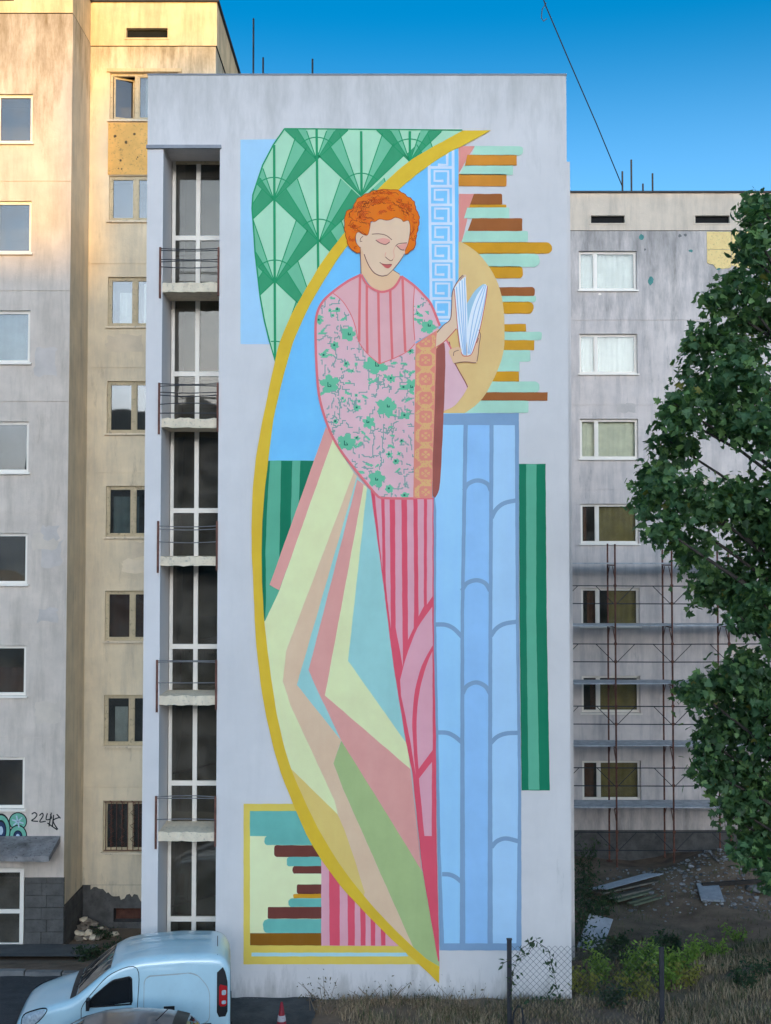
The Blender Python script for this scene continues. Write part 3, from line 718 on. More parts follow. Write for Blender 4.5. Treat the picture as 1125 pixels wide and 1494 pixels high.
# ------------------------------------------------------------------ the mural
mural = empty('mural', at(560,1410,D), 'tall painted mural of a red-haired woman reading a book on the white end wall', 'mural')
_lay = [8]
ZR = {1:(340,170,4.018),2:(560,170,4.018),3:(440,380,4.018),4:(620,540,4.15),5:(350,600,3.733),6:(350,950,3.18),7:(560,850,2.622),8:(480,260,7.03),9:(340,1200,2.679)}
def zr(k, *pts):
    ox, oy, s = ZR[k]; return [(ox+x/s, oy+y/s) for x, y in pts]
def paint(name, col, k=.72, var=.06):
    c = alb(*col, k); f = .5*sum(c)/3
    return pmat('paint_'+name, c, .8, var, 1.3, stain=.35, stain_col=tuple(v*.80+.03 for v in c), streak=.16, streak_col=tuple(min(.9, v*1.15+.03) for v in c), bump=.14, bscale=60)
def inc(): _lay[0] += 1; return D-_lay[0]*.00025
def wob(px):
    """hand-painted edges: every point drifts a little, the same for shapes that share an edge"""
    out = []
    for (x0, y0), (x1, y1) in zip(px, list(px[1:])+[px[0]]):
        n = max(1, int(math.hypot(x1-x0, y1-y0)/7))
        for k in range(n):
            x, y = x0+(x1-x0)*k/n, y0+(y1-y0)*k/n
            out.append((x+.14*math.sin(y*.13+x*.05)+.10*math.sin(y*.47-x*.13), y+.14*math.sin(x*.23-y*.04)+.1*math.sin(x*.61+y*.17)))
    return out
def pg(name, px, mat, parent, same=False):
    px = wob(px)
    Yp = D-_lay[0]*.00025 if same else inc()
    V, F = poly_vf(wpts(px, D), Yp); return mo(name, V, F, mat, parent)
def st(name, strokes, wpx, mat, parent, smooth=5):
    Yp = inc(); b_ = MB()
    if 1 < len(strokes) <= 30 and wpx > 1.1:
        for s in strokes:
            st(name, [s], wpx, mat, parent, smooth)
        return
    for s in strokes:
        closed = False
        pts = cr(s, smooth) if smooth and len(s) > 2 else s
        ww = (wpx/72.) if not callable(wpx) else (lambda t: wpx(t)/72.)
        V, F = ribbon(wpts(pts, D), ww, Yp); b_.add(V, F)
    return tag(b_.obj(name, mat, parent), kind='stuff' if len(strokes) > 1 else None)
def part(name): return empty(name, None, parent=mural)
def inside(p, poly):
    x, y = p; c = False; n = len(poly); j = n-1
    for i in range(n):
        if (poly[i][1] > y) != (poly[j][1] > y) and x < (poly[j][0]-poly[i][0])*(y-poly[i][1])/(poly[j][1]-poly[i][1])+poly[i][0]: c = not c
        j = i
    return c
def clip(subj, clipper):
    def area(p): return sum(p[i-1][0]*p[i][1]-p[i][0]*p[i-1][1] for i in range(len(p)))
    cl = clipper if area(clipper) > 0 else clipper[::-1]
    out = subj
    for i in range(len(cl)):
        a, b_ = cl[i-1], cl[i]; inp = out; out = []
        if not inp: return []
        sd_ = lambda p: (b_[0]-a[0])*(p[1]-a[1])-(b_[1]-a[1])*(p[0]-a[0])
        for q in range(len(inp)):
            p, r = inp[q-1], inp[q]; sp, sr = sd_(p), sd_(r)
            if (sp >= 0) != (sr >= 0):
                t = sp/(sp-sr); out.append((p[0]+(r[0]-p[0])*t, p[1]+(r[1]-p[1])*t))
            if sr >= 0: out.append(r)
    return out

P_sky = paint('sky_blue', (102,178,245)); P_pale = paint('pale_blue', (150,195,242)); P_gold = paint('gold', (198,168,50), .72, .09)
P_mint = paint('mint', (148,198,184)); P_mid = paint('mid_green', (98,172,150)); P_dkg = paint('dark_sea_green', (50,140,108)); P_line = paint('line_green', (28,138,100))
P_book_mint = paint('book_mint', (150,196,192), .72, .09); P_book_gold = paint('book_ochre', (182,136,30), .72, .12); P_book_brown = paint('book_brown', (138,84,44), .72, .10)
P_gold2 = paint('book_tan', (182,124,45), .72, .12)
P_teal = paint('book_teal', (92,164,168), .72, .12); P_dbrown = paint('dark_brown', (98,52,48)); P_olive = paint('olive_brown', (122,82,14))
P_rosep = paint('rose_pink', (236,158,160)); P_beige = paint('beige', (206,178,130), .72, .07); P_key = paint('key_lilac', (186,206,246))
P_key2 = paint('key_edge', (118,160,205))
P_slate = paint('slate_blue', (112,146,192), .72, .06); P_col1 = paint('column_blue', (136,188,244), .72, .04); P_col2 = paint('column_blue_deep', (128,176,236), .72, .05); P_col3 = paint('column_blue_lilac', (146,188,238), .72, .04)
P_deep = paint('deep_green', (8,108,86)); P_deep2 = paint('stripe_green', (80,158,142)); P_ochre = paint('yellow_frame', (222,202,100))
P_pgreen = paint('pale_green', (208,220,188)); P_lime = paint('lime', (212,222,186)); P_band = paint('dusty_pink', (206,150,154)); P_peach = paint('peach', (232,204,186))
P_dust = paint('teal_dust', (136,188,202)); P_sage = paint('sage', (148,172,128)); P_must = paint('mustard', (218,194,124))
P_red = paint('crimson', (198,76,104)); P_pink = paint('pink', (236,176,206)); P_rose = paint('rose_outline', (222,118,136)); P_robe = paint('robe_pink', (236,196,222))
P_yoke = paint('yoke_pink', (238,186,206)); P_stripe = paint('stripe_rose', (214,112,124)); P_flor = paint('floral_green', (92,172,150)); P_flor2 = paint('floral_dark', (20,96,84))
P_stem = paint('floral_stem', (112,146,152)); P_trim = paint('trim_salmon', (236,150,142)); P_trim2 = paint('trim_gold', (224,180,132)); P_maroon = paint('maroon', (136,78,76), .72, .14)
P_skin = paint('skin', (240,214,198), .72, .03); P_skin2 = paint('skin_shadow', (232,198,172), .72, .03); P_hair = paint('hair_orange', (242,128,20), .72, .07); P_hline = paint('hair_line', (138,48,18)); P_fline = paint('face_line', (112,66,74)); P_blush = paint('eyelid', (222,162,160)); P_lip = paint('lip', (176,88,92))
P_page = paint('page', (206,222,250), .72, .03); P_pline = paint('page_line', (136,172,222))

# outer / inner edge of the gold crescent, top to bottom
g_out = zr(2,(460,85),(380,130),(285,182),(140,272),(0,395)) + [(530,300)] + zr(1,(655,680),(540,830),(440,990),(375,1105),(330,1190),(280,1310),(245,1440)) + zr(5,(135,0),(97,200),(75,380),(66,560),(65,740),(72,900),(85,1200)) + zr(6,(80,0),(105,200),(145,400),(190,560),(245,700),(310,850),(375,960),(470,1090),(580,1210),(700,1330),(830,1450)) + [(640.7,1434)]
g_in = [(716.5,190.8)] + zr(2,(470,170),(380,215),(250,300),(100,420)) + [(548,312)] + zr(1,(680,750),(600,860),(500,1020),(430,1150),(380,1260),(330,1400)) + zr(5,(193,0),(160,230),(135,450),(122,640),(120,850),(128,1050),(138,1180)) + zr(6,(130,0),(150,150),(180,330),(230,520),(300,690),(380,850),(480,1010),(590,1150),(700,1270),(815,1380)) + [(640.9,1409)]
GO, GI = cr(g_out, 5), cr(g_in, 5)
def in_arc(y0, y1):   # mid line of the crescent between two heights (downwards)
    r_ = [((a[0]+2)*1., a[1]) for a in GI if y0 <= a[1] <= y1]
    return [(x-7, y) for x, y in r_]

bgp = part('painted_background')
pg('blue_panel', [(350.7,204),(409,203),(409,502),(351,502)], paint('panel_blue', (142,188,236), .72, .05), bgp)
# deco glass panel
dp = part('painted_deco_panel')
dk_out = [(415.4,187.9),(674.5,191)] + [(x+6,y+4) for x, y in GO[2:] if y < 528][:-1] + [(402,528)] + zr(1,(215,1320),(185,1200),(160,1060),(145,930),(130,800),(120,640),(112,540),(117,460),(140,390),(175,285),(238,165))
hull = [(415.4,187.9),(674.5,191),(674,240),(600,330),(500,440),(440,500),(402,528)] + zr(1,(215,1320),(185,1200),(160,1060),(145,930),(130,800),(120,640),(112,540),(117,460),(140,390),(175,285),(238,165))
pg('panel_base', dk_out, P_mint, dp)
hull_c = hull
nodes = [(462,233.5),(598,236),(399.7,292),(527,286),(656,288),(335,352),(465.7,353),(592,352),(401,412.6),(529,412),(337,471),(466,472),(401,531),(335,233),(530,173),(401,173),(660,173)]
tiers = [(-46.5,-32,P_dkg),(-32,-19,P_mid),(19,32,P_mid),(32,46.5,P_dkg)]
def ray_diamond(n, ang):
    a = math.radians(ang); dx, dy = math.sin(a), -math.cos(a)
    # diamond corners: apex n, side corners (+-63,-59.5), top (0,-119)
    sgn = 1 if dx >= 0 else -1
    # upper edge from side corner to top: x = sgn*(63 - 63*s), y = -59.5-59.5*s
    t = 1e9
    den = dx*59.5-dy*63*sgn*1.0
    # solve t*dx = sgn*(63-63 s), t*dy = -59.5-59.5 s
    s = None
    # from two equations: t = sgn*(63-63s)/dx if dx
    if abs(dx) < 1e-6: return (n[0], n[1]-119)
    A = sgn*65/dx
    s = (-61-A*dy)/(61-A*dy)
    t = A*(1-s)
    return (n[0]+t*dx, n[1]+t*dy)
def arc_in(x, y):
    return True
Yp = inc()
GOpoly = dk_out
for n in sorted(nodes, key=lambda n: -n[1]):
    Yp = inc()
    for a0, a1, mt in tiers:
        poly = [n, ray_diamond(n, a0), ray_diamond(n, a1)]
        poly = clip(poly, hull_c)
        if len(poly) >= 3:
            V, F = poly_vf(wpts(poly, D), Yp); mo('glass_facet', V, F, mt, dp)
lines = []; arcs = []; verts_ = []
def clipseg(p, q, m=24):
    pts = [(p[0]+(q[0]-p[0])*k/m, p[1]+(q[1]-p[1])*k/m) for k in range(m+1)]
    return [x for x in pts if inside(x, hull_c)]
for n in nodes:
    for ang in (-46.5,-32,-19,19,32,46.5):
        s = clipseg(n, ray_diamond(n, ang))
        if len(s) > 1: lines.append([s[0], s[-1]])
    s = [p for p in [(n[0]+33*math.sin(R(a)), n[1]-33*math.cos(R(a))) for a in range(-46, 47, 4)] if inside(p, hull_c)]
    if len(s) > 2: arcs.append(s)
for x0_, x1_ in ((400,401.5),(462,466),(527,529),(598,598)):
    s = clipseg((x0_,186),(x1_,530), 120)
    verts_.append([s[0], s[-1]])
st('leading_line', lines, 1.5, P_line, dp, 0); st('leading_arc', arcs, 1.6, P_line, dp, 0); st('leading_bar', verts_, 3.6, P_line, dp, 0)
st('panel_outline', [dk_out[-11:][::1]+[dk_out[0]]], 2.2, P_line, dp, 0); st('panel_outline', [[(402,528)]+dk_out[-11:]+[dk_out[0],(674.5,190)]], 1.8, P_line, dp, 0)
# sky inside the crescent
skyp = [p for p in GI if 212 < p[1] < 680]
skyp = [(668.6,216)] + [(x-4, y) for x, y in skyp if x < 668] + [(387,676),(560,676),(669.5,520)]
pg('sky_field', skyp, P_sky, bgp)
# green stripes left
fx_ = in_arc(672, 912)
pg('green_field', [(392,672),(470,672),(470,760),(388,912)] + fx_[::-1], P_deep2, bgp)
pg('dark_stripe', zr(5,(148,270),(165,270),(150,500),(140,760),(143,1000),(138,1150),(112,1000),(105,600)), P_deep, bgp)
pg('dark_stripe', zr(5,(225,270),(286,270),(276,680),(272,820),(215,830)), P_deep, bgp, True)
pg('dark_stripe', zr(5,(330,270),(420,270),(400,420),(320,540)), P_deep, bgp, True)
# lower left frame
lf = part('painted_book_frame')
pg('frame_border', [(355.5,1172.5),(445,1172.5),(600,1380),(622,1406.5),(355.5,1406.5)], P_ochre, lf)
pg('frame_field', [(364.8,1183),(452,1183),(469,1250),(469,1379),(364.8,1379)], P_pgreen, lf)
pg('blue_rule', [(367.3,1389.6),(592,1389.6),(596,1395),(367.3,1395)], paint('rule_blue', (150,196,222)), lf)
pg('teal_block', [(364.8,1183),(450,1183),(472,1220),(364.8,1219.5)], P_teal, lf)
def spine(x0, x1, y0, y1, mat, parent, rl=0, rr=0, sl=0, name='book_spine'):
    """painted book: rl / rr = roundness of the left / right end, sl = how far the left end leans"""
    def end(x, r, sgn):
        if r <= 0: return [(x, y0), (x, y1)]
        hh = (y1-y0)/2; r = min(r, hh)
        return [(x-sgn*r, y0)] + [(x-sgn*r+sgn*r*math.sin(a), y0+r-r*math.cos(a)) for a in (.4,.8,1.2,1.57)] + [(x-sgn*r+sgn*r*math.sin(a), y1-r+r*math.cos(a)) for a in (1.57,1.2,.8,.4)] + [(x-sgn*r, y1)]
    jt = lambda p: (p[0]+random.uniform(-.3,.3), p[1]+random.uniform(-.35,.35))
    L_ = end(x0, rl, -1); Rr = end(x1, rr, 1)
    if sl: L_ = [(x0, y0), (x0-sl, y1)]
    return pg(name, [jt(p) for p in L_[::-1]+Rr], mat, parent, True)
inc()
for a in ((386,475,1219.5,1233,P_book_mint if 0 else P_teal,5,0),(400,470,1233,1250,P_dbrown,4,0),(418.5,469,1250,1263.5,P_teal,4,0),(427,469,1263.5,1274.5,P_dbrown,4,0),(433,469,1289.8,1303.8,P_dbrown,3,0),(428,469,1303.8,1310.2,P_book_gold,2,0),(421,469,1310.5,1323,P_teal,5,0),(391,469.5,1323,1340.3,P_dbrown,2,0),(384,469.5,1340.5,1361,P_teal,8,0),(364.8,469.5,1361,1379,P_olive,0,0)):
    spine(a[0], a[1], a[2], a[3], a[4], lf, a[5], a[6])
pg('pink_field', [(468.8,1238),(520,1300),(612,1380),(468.8,1379.5)], P_pink, lf)
inc()
for xa, xb, yt in ((480,495.7,1255),(506.9,517.7,1290),(525.5,533.4,1312),(540.4,547.5,1330),(555.4,562.5,1348)):
    pg('red_stripe', [(xa,yt),(xb,yt+12),(xb,1379.2),(xa+1,1379.2)], P_red, lf, True)
# right hand books
rb = part('painted_book_stack')
pg('pink_wedge', [(669.5,213.6),(693,213.6),(681,232),(669.5,253)], P_rosep, rb)
pg('pink_wedge', [(669.5,283.2),(692,283.2),(684,310),(674,353),(669.5,353)], P_rosep, rb, True)
inc()
BK = [(692.5,763,213.6,226.7,'m',5,4),(682,754,226.3,242.2,'t',0,4),(677,748,241.5,255.5,'m',0,7),(669.5,739,254.2,272,'t',2,0),(691.5,732.5,283.2,299,'b',2,6),(686,738.5,298.5,303.2,'g',0,1),(682,743,303,318.6,'m',0,5),(689,762,318.6,337.5,'b',2,7),(680,770,337.3,353.4,'m',2,7),(672,805.5,353.8,370.6,'g',8,0),(690,787,370.2,389.5,'m',8,0),(708,762.5,389,406.2,'g',5,0),(722,780.5,419,432.3,'b',5,0),(725,782,432,441,'m',3,0),(726,778.5,440.4,458,'g',8,0),(728,767.3,473,484,'g',0,0),(728,790,484.4,496.6,'m',3,0),(728,779.5,496.4,511.3,'g',0,0),(728,773.7,510.8,528,'m',3,0),(722,758,528,542,'m',0,0),(715,757,542,557,'g',0,0),(708,787,557,572.6,'m',6,0),(695,798.5,572.6,584.6,'b',0,0),(670,771,584.4,602.6,'m',3,0)]
for x0_, x1_, y0_, y1_, c, rr, sl in BK:
    spine(x0_, x1_, y0_, y1_, {'m':P_book_mint,'g':P_book_gold,'b':P_book_brown,'t':P_gold2}[c], rb, 0, rr, sl)
pg('beige_disc', cr([(669,353)] + zr(2,(470,745),(560,810),(640,920),(690,1050),(707,1220),(702,1370)) + zr(4,(440,0),(350,170),(250,255),(160,300)) + [(640,617)], 4) + [(625,617),(625,480),(669,480)], P_beige, rb)
# column
co = part('painted_column')
pg('column_field', [(634,603),(757,603),(757,900),(760.5,1386),(642,1386),(636,1100)], P_col1, co)
pg('column_flute', [(679,620),(717,620),(715.5,900),(715,1376),(675,1376),(674.5,900)], P_col2, co)
pg('column_flute', [(717,620),(754,620),(754,900),(756,1376),(715,1376),(715.5,900)], P_col3, co, True)
inc()
pg('slate_beam', [(640,604),(757,602.8),(757,620.5),(640,620)], P_slate, co, True)
inc(); pg('slate_beam', [(641.5,1376),(760.5,1376),(760.5,1386.3),(642,1386.3)], P_slate, co, True)
inc(); pg('slate_bar', [(751,615),(757.2,615),(757,900),(760.3,1151),(760.8,1380),(753.2,1380),(756,1151),(752.5,900)], P_slate, co, True)
pg('slate_bar', [(631,700),(636.5,745),(636,900),(640,1100),(642.5,1231),(648,1380),(641.5,1380),(638,1231),(632,900)], P_slate, co, True)
pg('slate_bar', [(676.3,615),(682.4,615),(677,900),(677.6,1100),(679,1380),(670.8,1380),(671.5,1100),(672,900)], P_slate, co, True)
pg('slate_bar', [(714.3,615),(720.2,615),(718.2,900),(718,1100),(719,1380),(711.2,1380),(712,1100),(712.8,900)], P_slate, co, True)
st('slate_arch', [[(677,716),(683,706),(697,701),(711,706),(716,716)],[(674,862),(681,851),(695,846.5),(708,851),(715,862)],[(675,1012),(681,1001),(694.5,995.5),(708,1001),(715,1012)],
    [(717,756),(724,743),(736,734),(754,730)],[(716,928),(724,917),(736,910),(754,907)],[(716,1084),(725,1075),(738,1070),(755,1069)],[(717,1236),(725,1227),(738,1223),(756,1227)],
    [(636,911),(650,911.5),(662,917),(674,929)],[(638,1068.5),(652,1069),(663,1074),(674,1083)],[(645,1275),(655,1275.5),(664,1279),(673,1286)]], 6.2, P_slate, co)
gr = part('painted_green_pillar')
pg('green_pillar', [(757.2,677),(795.8,677),(797.5,900),(802,1153),(761,1153),(758,900)], P_deep, gr)
pg('light_stripe', [(767.5,677.5),(782.6,677.5),(782,900),(787,1152),(771,1152),(768,900)], P_deep2, gr)
# greek key strip
gk = part('painted_key_strip')
pg('strip_edge', [(622.5,236),(664,214),(663.5,470),(657,480),(630,468),(626,400)], paint('strip_blue', (112,182,244)), gk)
segs = []; thick = 4.0
def kx(u, y): return 623.5+(y-215)*.014+u*(38.5-(y-215)*.006)
segs.append([(kx(.06,y), y) for y in (238,300,360,420,462)]); segs.append([(kx(.97,y), y) for y in (219,300,360,420,455)])
for k in range(10):
    y0_ = 217.5+k*27.3; q = lambda u, v: (kx(u, y0_), y0_+v*27.3)
    if k == 0:
        segs.append([q(.75,.2), q(.75,.86), q(.40,.86)]); segs.append([q(.1,1.0), q(.97,1.0)]); continue
    segs.append([q(.78,1.0), q(.78,.20), q(.26,.20), q(.26,.72), q(.60,.72)] if k < 9 else [q(.78,.7), q(.78,.20), q(.26,.20), q(.26,.6)])
    if k < 9: segs.append([q(.05,1.0), q(.97,1.0)])
st('key_line', segs, thick, P_key, gk, 0)
# robe train
tr = part('painted_robe_train')
low = [p for p in GI if 1113 < p[1] < 1312]
pg('pink_ray', zr(5,(470,85),(512,150),(215,975),(163,945)), P_band, tr)
pg('lime_ray', zr(5,(508,150),(622,340)) + [(417.6,950),(413,994),(424,1028.6),(488.4,1167),(493,1188),(423,1122)] + [(x-7,y) for x, y in [p for p in GI if 905 < p[1] < 1118]][::-1] + [(387,906),(408,861)], P_lime, tr)
pg('peach_ray', [(516,690),(523,697),(433.3,999),(498,1079),(487,1113.5),(501,1151),(607,1386)] + [(x-6,y+2) for x, y in [p for p in GI if 1300 < p[1] < 1380]][::-1] + [(531,1299),(503,1215),(493,1187),(488,1167),(424,1028.6),(413,994),(417.6,950)], P_peach, tr)
pg('teal_ray', [(521,695),(526,702),(450.5,977),(458.5,997),(498,1080),(433.3,999)], P_dust, tr)
pg('pink_ray', [(521.4,700),(533,708),(474.2,1014.5),(598.6,1121),(616,1276),(498,1080),(458.5,997),(450.5,977)], P_band, tr)
pg('lime_ray', [(531,707),(537,714),(508,964),(594,1085),(599,1122),(474.2,1014.5)], P_lime, tr)
pg('teal_ray', [(535.5,712),(544,717),(560,840),(577,986),(595,1087),(508,964)], P_dust, tr)
pg('sage_ray', [(498,1080.5),(486.8,1113.5),(501,1151),(604.7,1385),(640.8,1411),(616.5,1272),(560,1180)], P_sage, tr)
pg('mustard_ray', [(422.5,1119),(493,1188),(502,1209),(517,1252),(532,1301)] + [(x-6,y) for x, y in low][::-1], P_must, tr)
# skirt
sk = part('painted_skirt')
pg('skirt_base', zr(5,(712,430),(775,478)) + [(632.5,726),(633,950),(636,1076),(636.8,1220),(641.2,1414)] + zr(6,(845,1000),(800,560),(770,420)) + [(576.5,986),(571.3,950)] + zr(5,(775,890)), P_red, sk)
inc()
for s in (((735,455),(770,482),(776,700),(776,868)),((788,480),(816,480),(820,900),(822,1185),(795,950)),((845,480),(880,480),(884,1000),(888,1392),(848,1175)),((910,480),(945,480),(950,1000),(947,1180),(916,1245)),((967,480),(1002,480),(1002,1060),(973,1118)),((1019,480),(1049,480),(1049,1008),(1018,1052))):
    pg('pink_stripe', zr(5,*s), P_pink, sk, True)
pg('pink_petal', cr(zr(7,(185,92),(130,172),(92,265),(62,372)),4) + cr(zr(7,(66,430),(100,600),(122,735)),3) + cr(zr(7,(114,640),(109,520),(120,410),(145,318),(187,240)),4), P_pink, sk, True)
pg('pink_petal', cr(zr(7,(186,262),(160,325),(139,405),(126,505),(127,620),(133,712)),4) + zr(7,(187,640)), P_pink, sk, True)
pg('pink_petal', zr(7,(184,685),(134,748),(155,968),(183,968)), P_pink, sk, True)
# crescent goes over everything that meets it
pg('gold_crescent', GO + [(640.9,1409)] + GI[::-1], P_gold, mural)
pg('sage_tip', [(606,1384),(640.8,1402),(640.8,1409.5),(622,1398)], P_sage, tr)
# far sleeve, robe
wo_ = part('painted_woman')
pg('far_sleeve', cr(zr(3,(800,470),(865,478),(893,590),(960,715),(972,745),(905,845),(835,882)),4) + zr(3,(800,882)), P_robe, wo_)
st('far_sleeve_edge', [zr(3,(865,478),(893,590),(960,715),(972,745))], 1.6, P_maroon, wo_); st('far_sleeve_edge', [zr(3,(850,470),(900,560))], 2.4, P_rose, wo_)
lft = zr(3,(350,85),(270,125),(180,190),(120,250),(88,330),(83,450),(90,650),(105,800),(140,930),(185,1040),(240,1130),(310,1220),(400,1330),(440,1375),(480,1393))
rsh = zr(3,(810,385),(760,262),(720,210),(660,150),(585,95))
neckc = zr(3,(585,95),(545,158),(490,185),(440,180),(385,145),(350,85))
L5 = cr(lft, 4); R5 = cr(rsh, 4); N5 = cr(neckc, 4)
robe_poly = L5 + zr(3,(665,1395),(668,480),(792,415)) + R5 + N5[1:]
pg('robe', robe_poly, P_robe, wo_)
flor_poly = L5 + zr(3,(660,1390),(664,480),(785,412)) + R5
yk = cr(zr(3,(180,190),(240,240),(290,320),(318,400),(335,475),(385,547),(457,608)),3) + cr(zr(3,(457,608),(540,576),(620,535),(664,490)),3)[1:] + zr(3,(664,470),(657,380),(655,280),(662,152))
# floral print drawn on a fine grid
cell = 1.42
gx_, gy_ = 458, 386; W_, H_ = int(190/cell), int(346/cell)
G = np.zeros((H_, W_), int)
def cellof(x, y): return int((y-gy_)/cell), int((x-gx_)/cell)
def setc(r_, c_, v):
    if 0 <= r_ < H_ and 0 <= c_ < W_: G[r_, c_] = v
def flower(zx, zy, rz, pet=None, asp=1.0):
    ox, oy, s = ZR[3]; x, y, r_ = ox+zx/s, oy+zy/s, rz/s*.88
    pet = pet or random.choice((5,5,6)); ph = random.random()*6
    rr = int(r_/cell)+2; r0, c0 = cellof(x, y)
    for i in range(-rr, rr+1):
        for j in range(-rr-2, rr+3):
            dx, dy = j*cell/asp, i*cell; d_ = math.hypot(dx, dy); a = math.atan2(dy, dx)
            lim = r_*(.66+.36*abs(math.cos(pet*(a+ph)/2)))
            if d_ < lim: setc(r0+i, c0+j, 1)
    if r_ > 8:
        q = int(r_/cell*random.uniform(.35,.55)); c0 += random.randint(-2,2); r0 += random.randint(-2,1)
        for k in range(q): setc(r0-q//2+k, c0-q//3, 2)
        for k in range(q): setc(r0+q//2, c0-q//3+k, 2)
        for k in range(q//2): setc(r0-k//2, c0+q//3+k//2, 2); setc(r0+q//2-k, c0+q//2, 2)
    elif r_ > 3.6:
        for i in range(-1, 1):
            for j in range(-1, 1): setc(r0+i, c0+j, 2)
    elif r_ > 2.4: setc(r0, c0, 2)
def walk(zx, zy, n, dr, v=3):
    ox, oy, s = ZR[3]; r_, c_ = cellof(ox+zx/s, oy+zy/s)
    for k in range(n):
        if 0 <= r_ < H_ and 0 <= c_ < W_ and G[r_, c_] == 0: G[r_, c_] = v
        p = random.random()
        if dr == 'v': r_ += 1 if p < .72 else 0; c_ += 0 if p < .72 else random.choice((-1, 1))
        elif dr == 'h': c_ += 1 if p < .68 else 0; r_ += 0 if p < .68 else random.choice((-1, 1))
        elif dr == 'd': r_ += 1 if p < .5 else 0; c_ += 0 if p < .5 else 1
        else: r_ += 1 if p < .5 else 0; c_ -= 0 if p < .5 else 1
def leafm(zx, zy, a, L_):
    ox, oy, s = ZR[3]; x, y = ox+zx/s, oy+zy/s
    for k in range(-8, 9):
        for q in range(-3, 4):
            u, v = k/8., q/3.
            if abs(v) < (1-u*u)*.9:
                X_, Y_ = x+math.cos(a)*u*L_/s-math.sin(a)*v*L_*.3/s, y+math.sin(a)*u*L_/s+math.cos(a)*v*L_*.3/s
                setc(*cellof(X_, Y_), 1)
for _ in range(440):
    zx, zy = random.uniform(90,800), random.uniform(200,1390); walk(zx, zy, random.randint(4,13), random.choice('vhde'), 3)
for _ in range(95):
    leafm(random.uniform(90,800), random.uniform(200,1390), random.uniform(-.9,.9), random.uniform(12,24))
for zx, zy, n, dr in ((405,985,40,'v'),(482,960,36,'v'),(210,690,10,'v'),(455,1120,24,'v'),(215,830,30,'v'),(260,940,24,'e'),(445,700,16,'v'),(487,700,18,'v'),(190,560,18,'v'),(545,980,26,'v')): walk(zx, zy, n, dr, 3)
for f_ in ((275,430,50,5),(432,612,62,5,1.35),(165,722,60,5,1.1),(497,862,66,5,1.05),(395,950,44,6),(265,1068,58,5,1.1),(440,1280,58,5),(515,1340,30,6),(195,500,28,6),(745,392,48,5,1.1),(645,735,46,5),(525,692,28,6),(265,608,22,5),(605,912,26,4,1.5),(598,745,22,4,1.7),(325,868,22,6,1.3),(515,1140,21,5),(555,1180,23,6),(608,1382,24,5,1.3),(210,290,19,5),(168,295,12,4),(185,325,14,4),(640,535,20,5,1.2),(680,312,14,4),(687,275,12,4),(240,808,15,4),(320,790,12,4),(335,825,14,4),(295,828,9,4),(200,945,17,5),(320,608,10,4),(297,650,15,4),(235,640,11,4),(130,560,20,4,1.5),(590,1060,17,5),(570,1132,15,4),(105,350,28,5),(325,1040,17,5,1.4)):
    flower(*f_)
def grid_obj(name, val, mat, parent, poly, notin=None, Grid=None, gx=None, gy=None, cl=None):
    Gd = G if Grid is None else Grid; gx = gx_ if gx is None else gx; gy = gy_ if gy is None else gy; cl = cl or cell
    b_ = MB(); Yp = D-_lay[0]*.00025
    for r_ in range(Gd.shape[0]):
        c_ = 0
        while c_ < Gd.shape[1]:
            if Gd[r_, c_] == val:
                e_ = c_
                ok = lambda cc: inside((gx+(cc+.5)*cl, gy+(r_+.5)*cl), poly) and not (notin and inside((gx+(cc+.5)*cl, gy+(r_+.5)*cl), notin))
                if not ok(c_): c_ += 1; continue
                while e_+1 < Gd.shape[1] and Gd[r_, e_+1] == val and ok(e_+1): e_ += 1
                P4 = wpts([(gx+c_*cl, gy+(r_+1)*cl), (gx+(e_+1)*cl, gy+(r_+1)*cl), (gx+(e_+1)*cl, gy+r_*cl), (gx+c_*cl, gy+r_*cl)], D)
                b_.add([(p[0], Yp, p[1]) for p in P4], [(0,1,2,3)]); c_ = e_+1
            else: c_ += 1
    return tag(b_.obj(name, mat, parent), kind='stuff')
inc()
grid_obj('floral_print', 1, P_flor, wo_, flor_poly); grid_obj('floral_print', 2, P_flor2, wo_, flor_poly); grid_obj('floral_stems', 3, P_stem, wo_, flor_poly)
pg('yoke', yk + zr(3,(585,95)) + N5[1:] + [lft[1]], P_yoke, wo_)
# keep the two flowers that lap over the yoke
st('yoke_stripe', [zr(3,(343,85),(340,300),(338,478)),zr(3,(383,145),(383,350),(386,547)),zr(3,(450,182),(453,400),(458,606)),zr(3,(520,172),(524,350),(532,578)),zr(3,(592,100),(598,300),(608,538))], 3.6, P_stripe, wo_)
st('yoke_edge', [zr(3,(180,190),(240,240),(290,320),(318,400),(335,475),(385,547),(457,608)), zr(3,(457,608),(540,576),(620,535),(664,490)), zr(3,(664,470),(657,380),(655,280),(662,152))], 1.3, P_stripe, wo_)
# trim band
trim = zr(3,(668,490),(720,455),(792,412),(790,520),(780,900),(765,1398),(655,1398),(662,900))
pg('trim_band', trim, P_trim, wo_)
tw, th = int(34/1.1), int(250/1.1)
T = np.zeros((th, tw), int)
for r_ in range(th):
    for c_ in range(tw):
        u, v = (c_-tw/2)/14., ((r_ % 25)-12.5)/12.5
        rad = math.hypot(u, v); a = math.atan2(v, u)
        val = math.sin(rad*9)+.6*math.cos(4*a)
        if val > -.1 and random.random() < .86: T[r_, c_] = 1
        if abs(abs(u)-abs(v)) < .10 and rad < .42: T[r_, c_] = 0
inc(); grid_obj('trim_pattern', 1, P_trim2, wo_, zr(3,(674,500),(722,465),(786,430),(783,520),(774,900),(759,1390),(662,1390),(668,900)), None, T, 604, 484, 1.1)
pg('robe_lining', cr(zr(3,(790,520),(838,488),(840,700),(828,1000),(812,1300),(797,1370)),3) + zr(3,(782,1392),(769,1382),(768,1200),(780,900)), P_maroon, wo_)
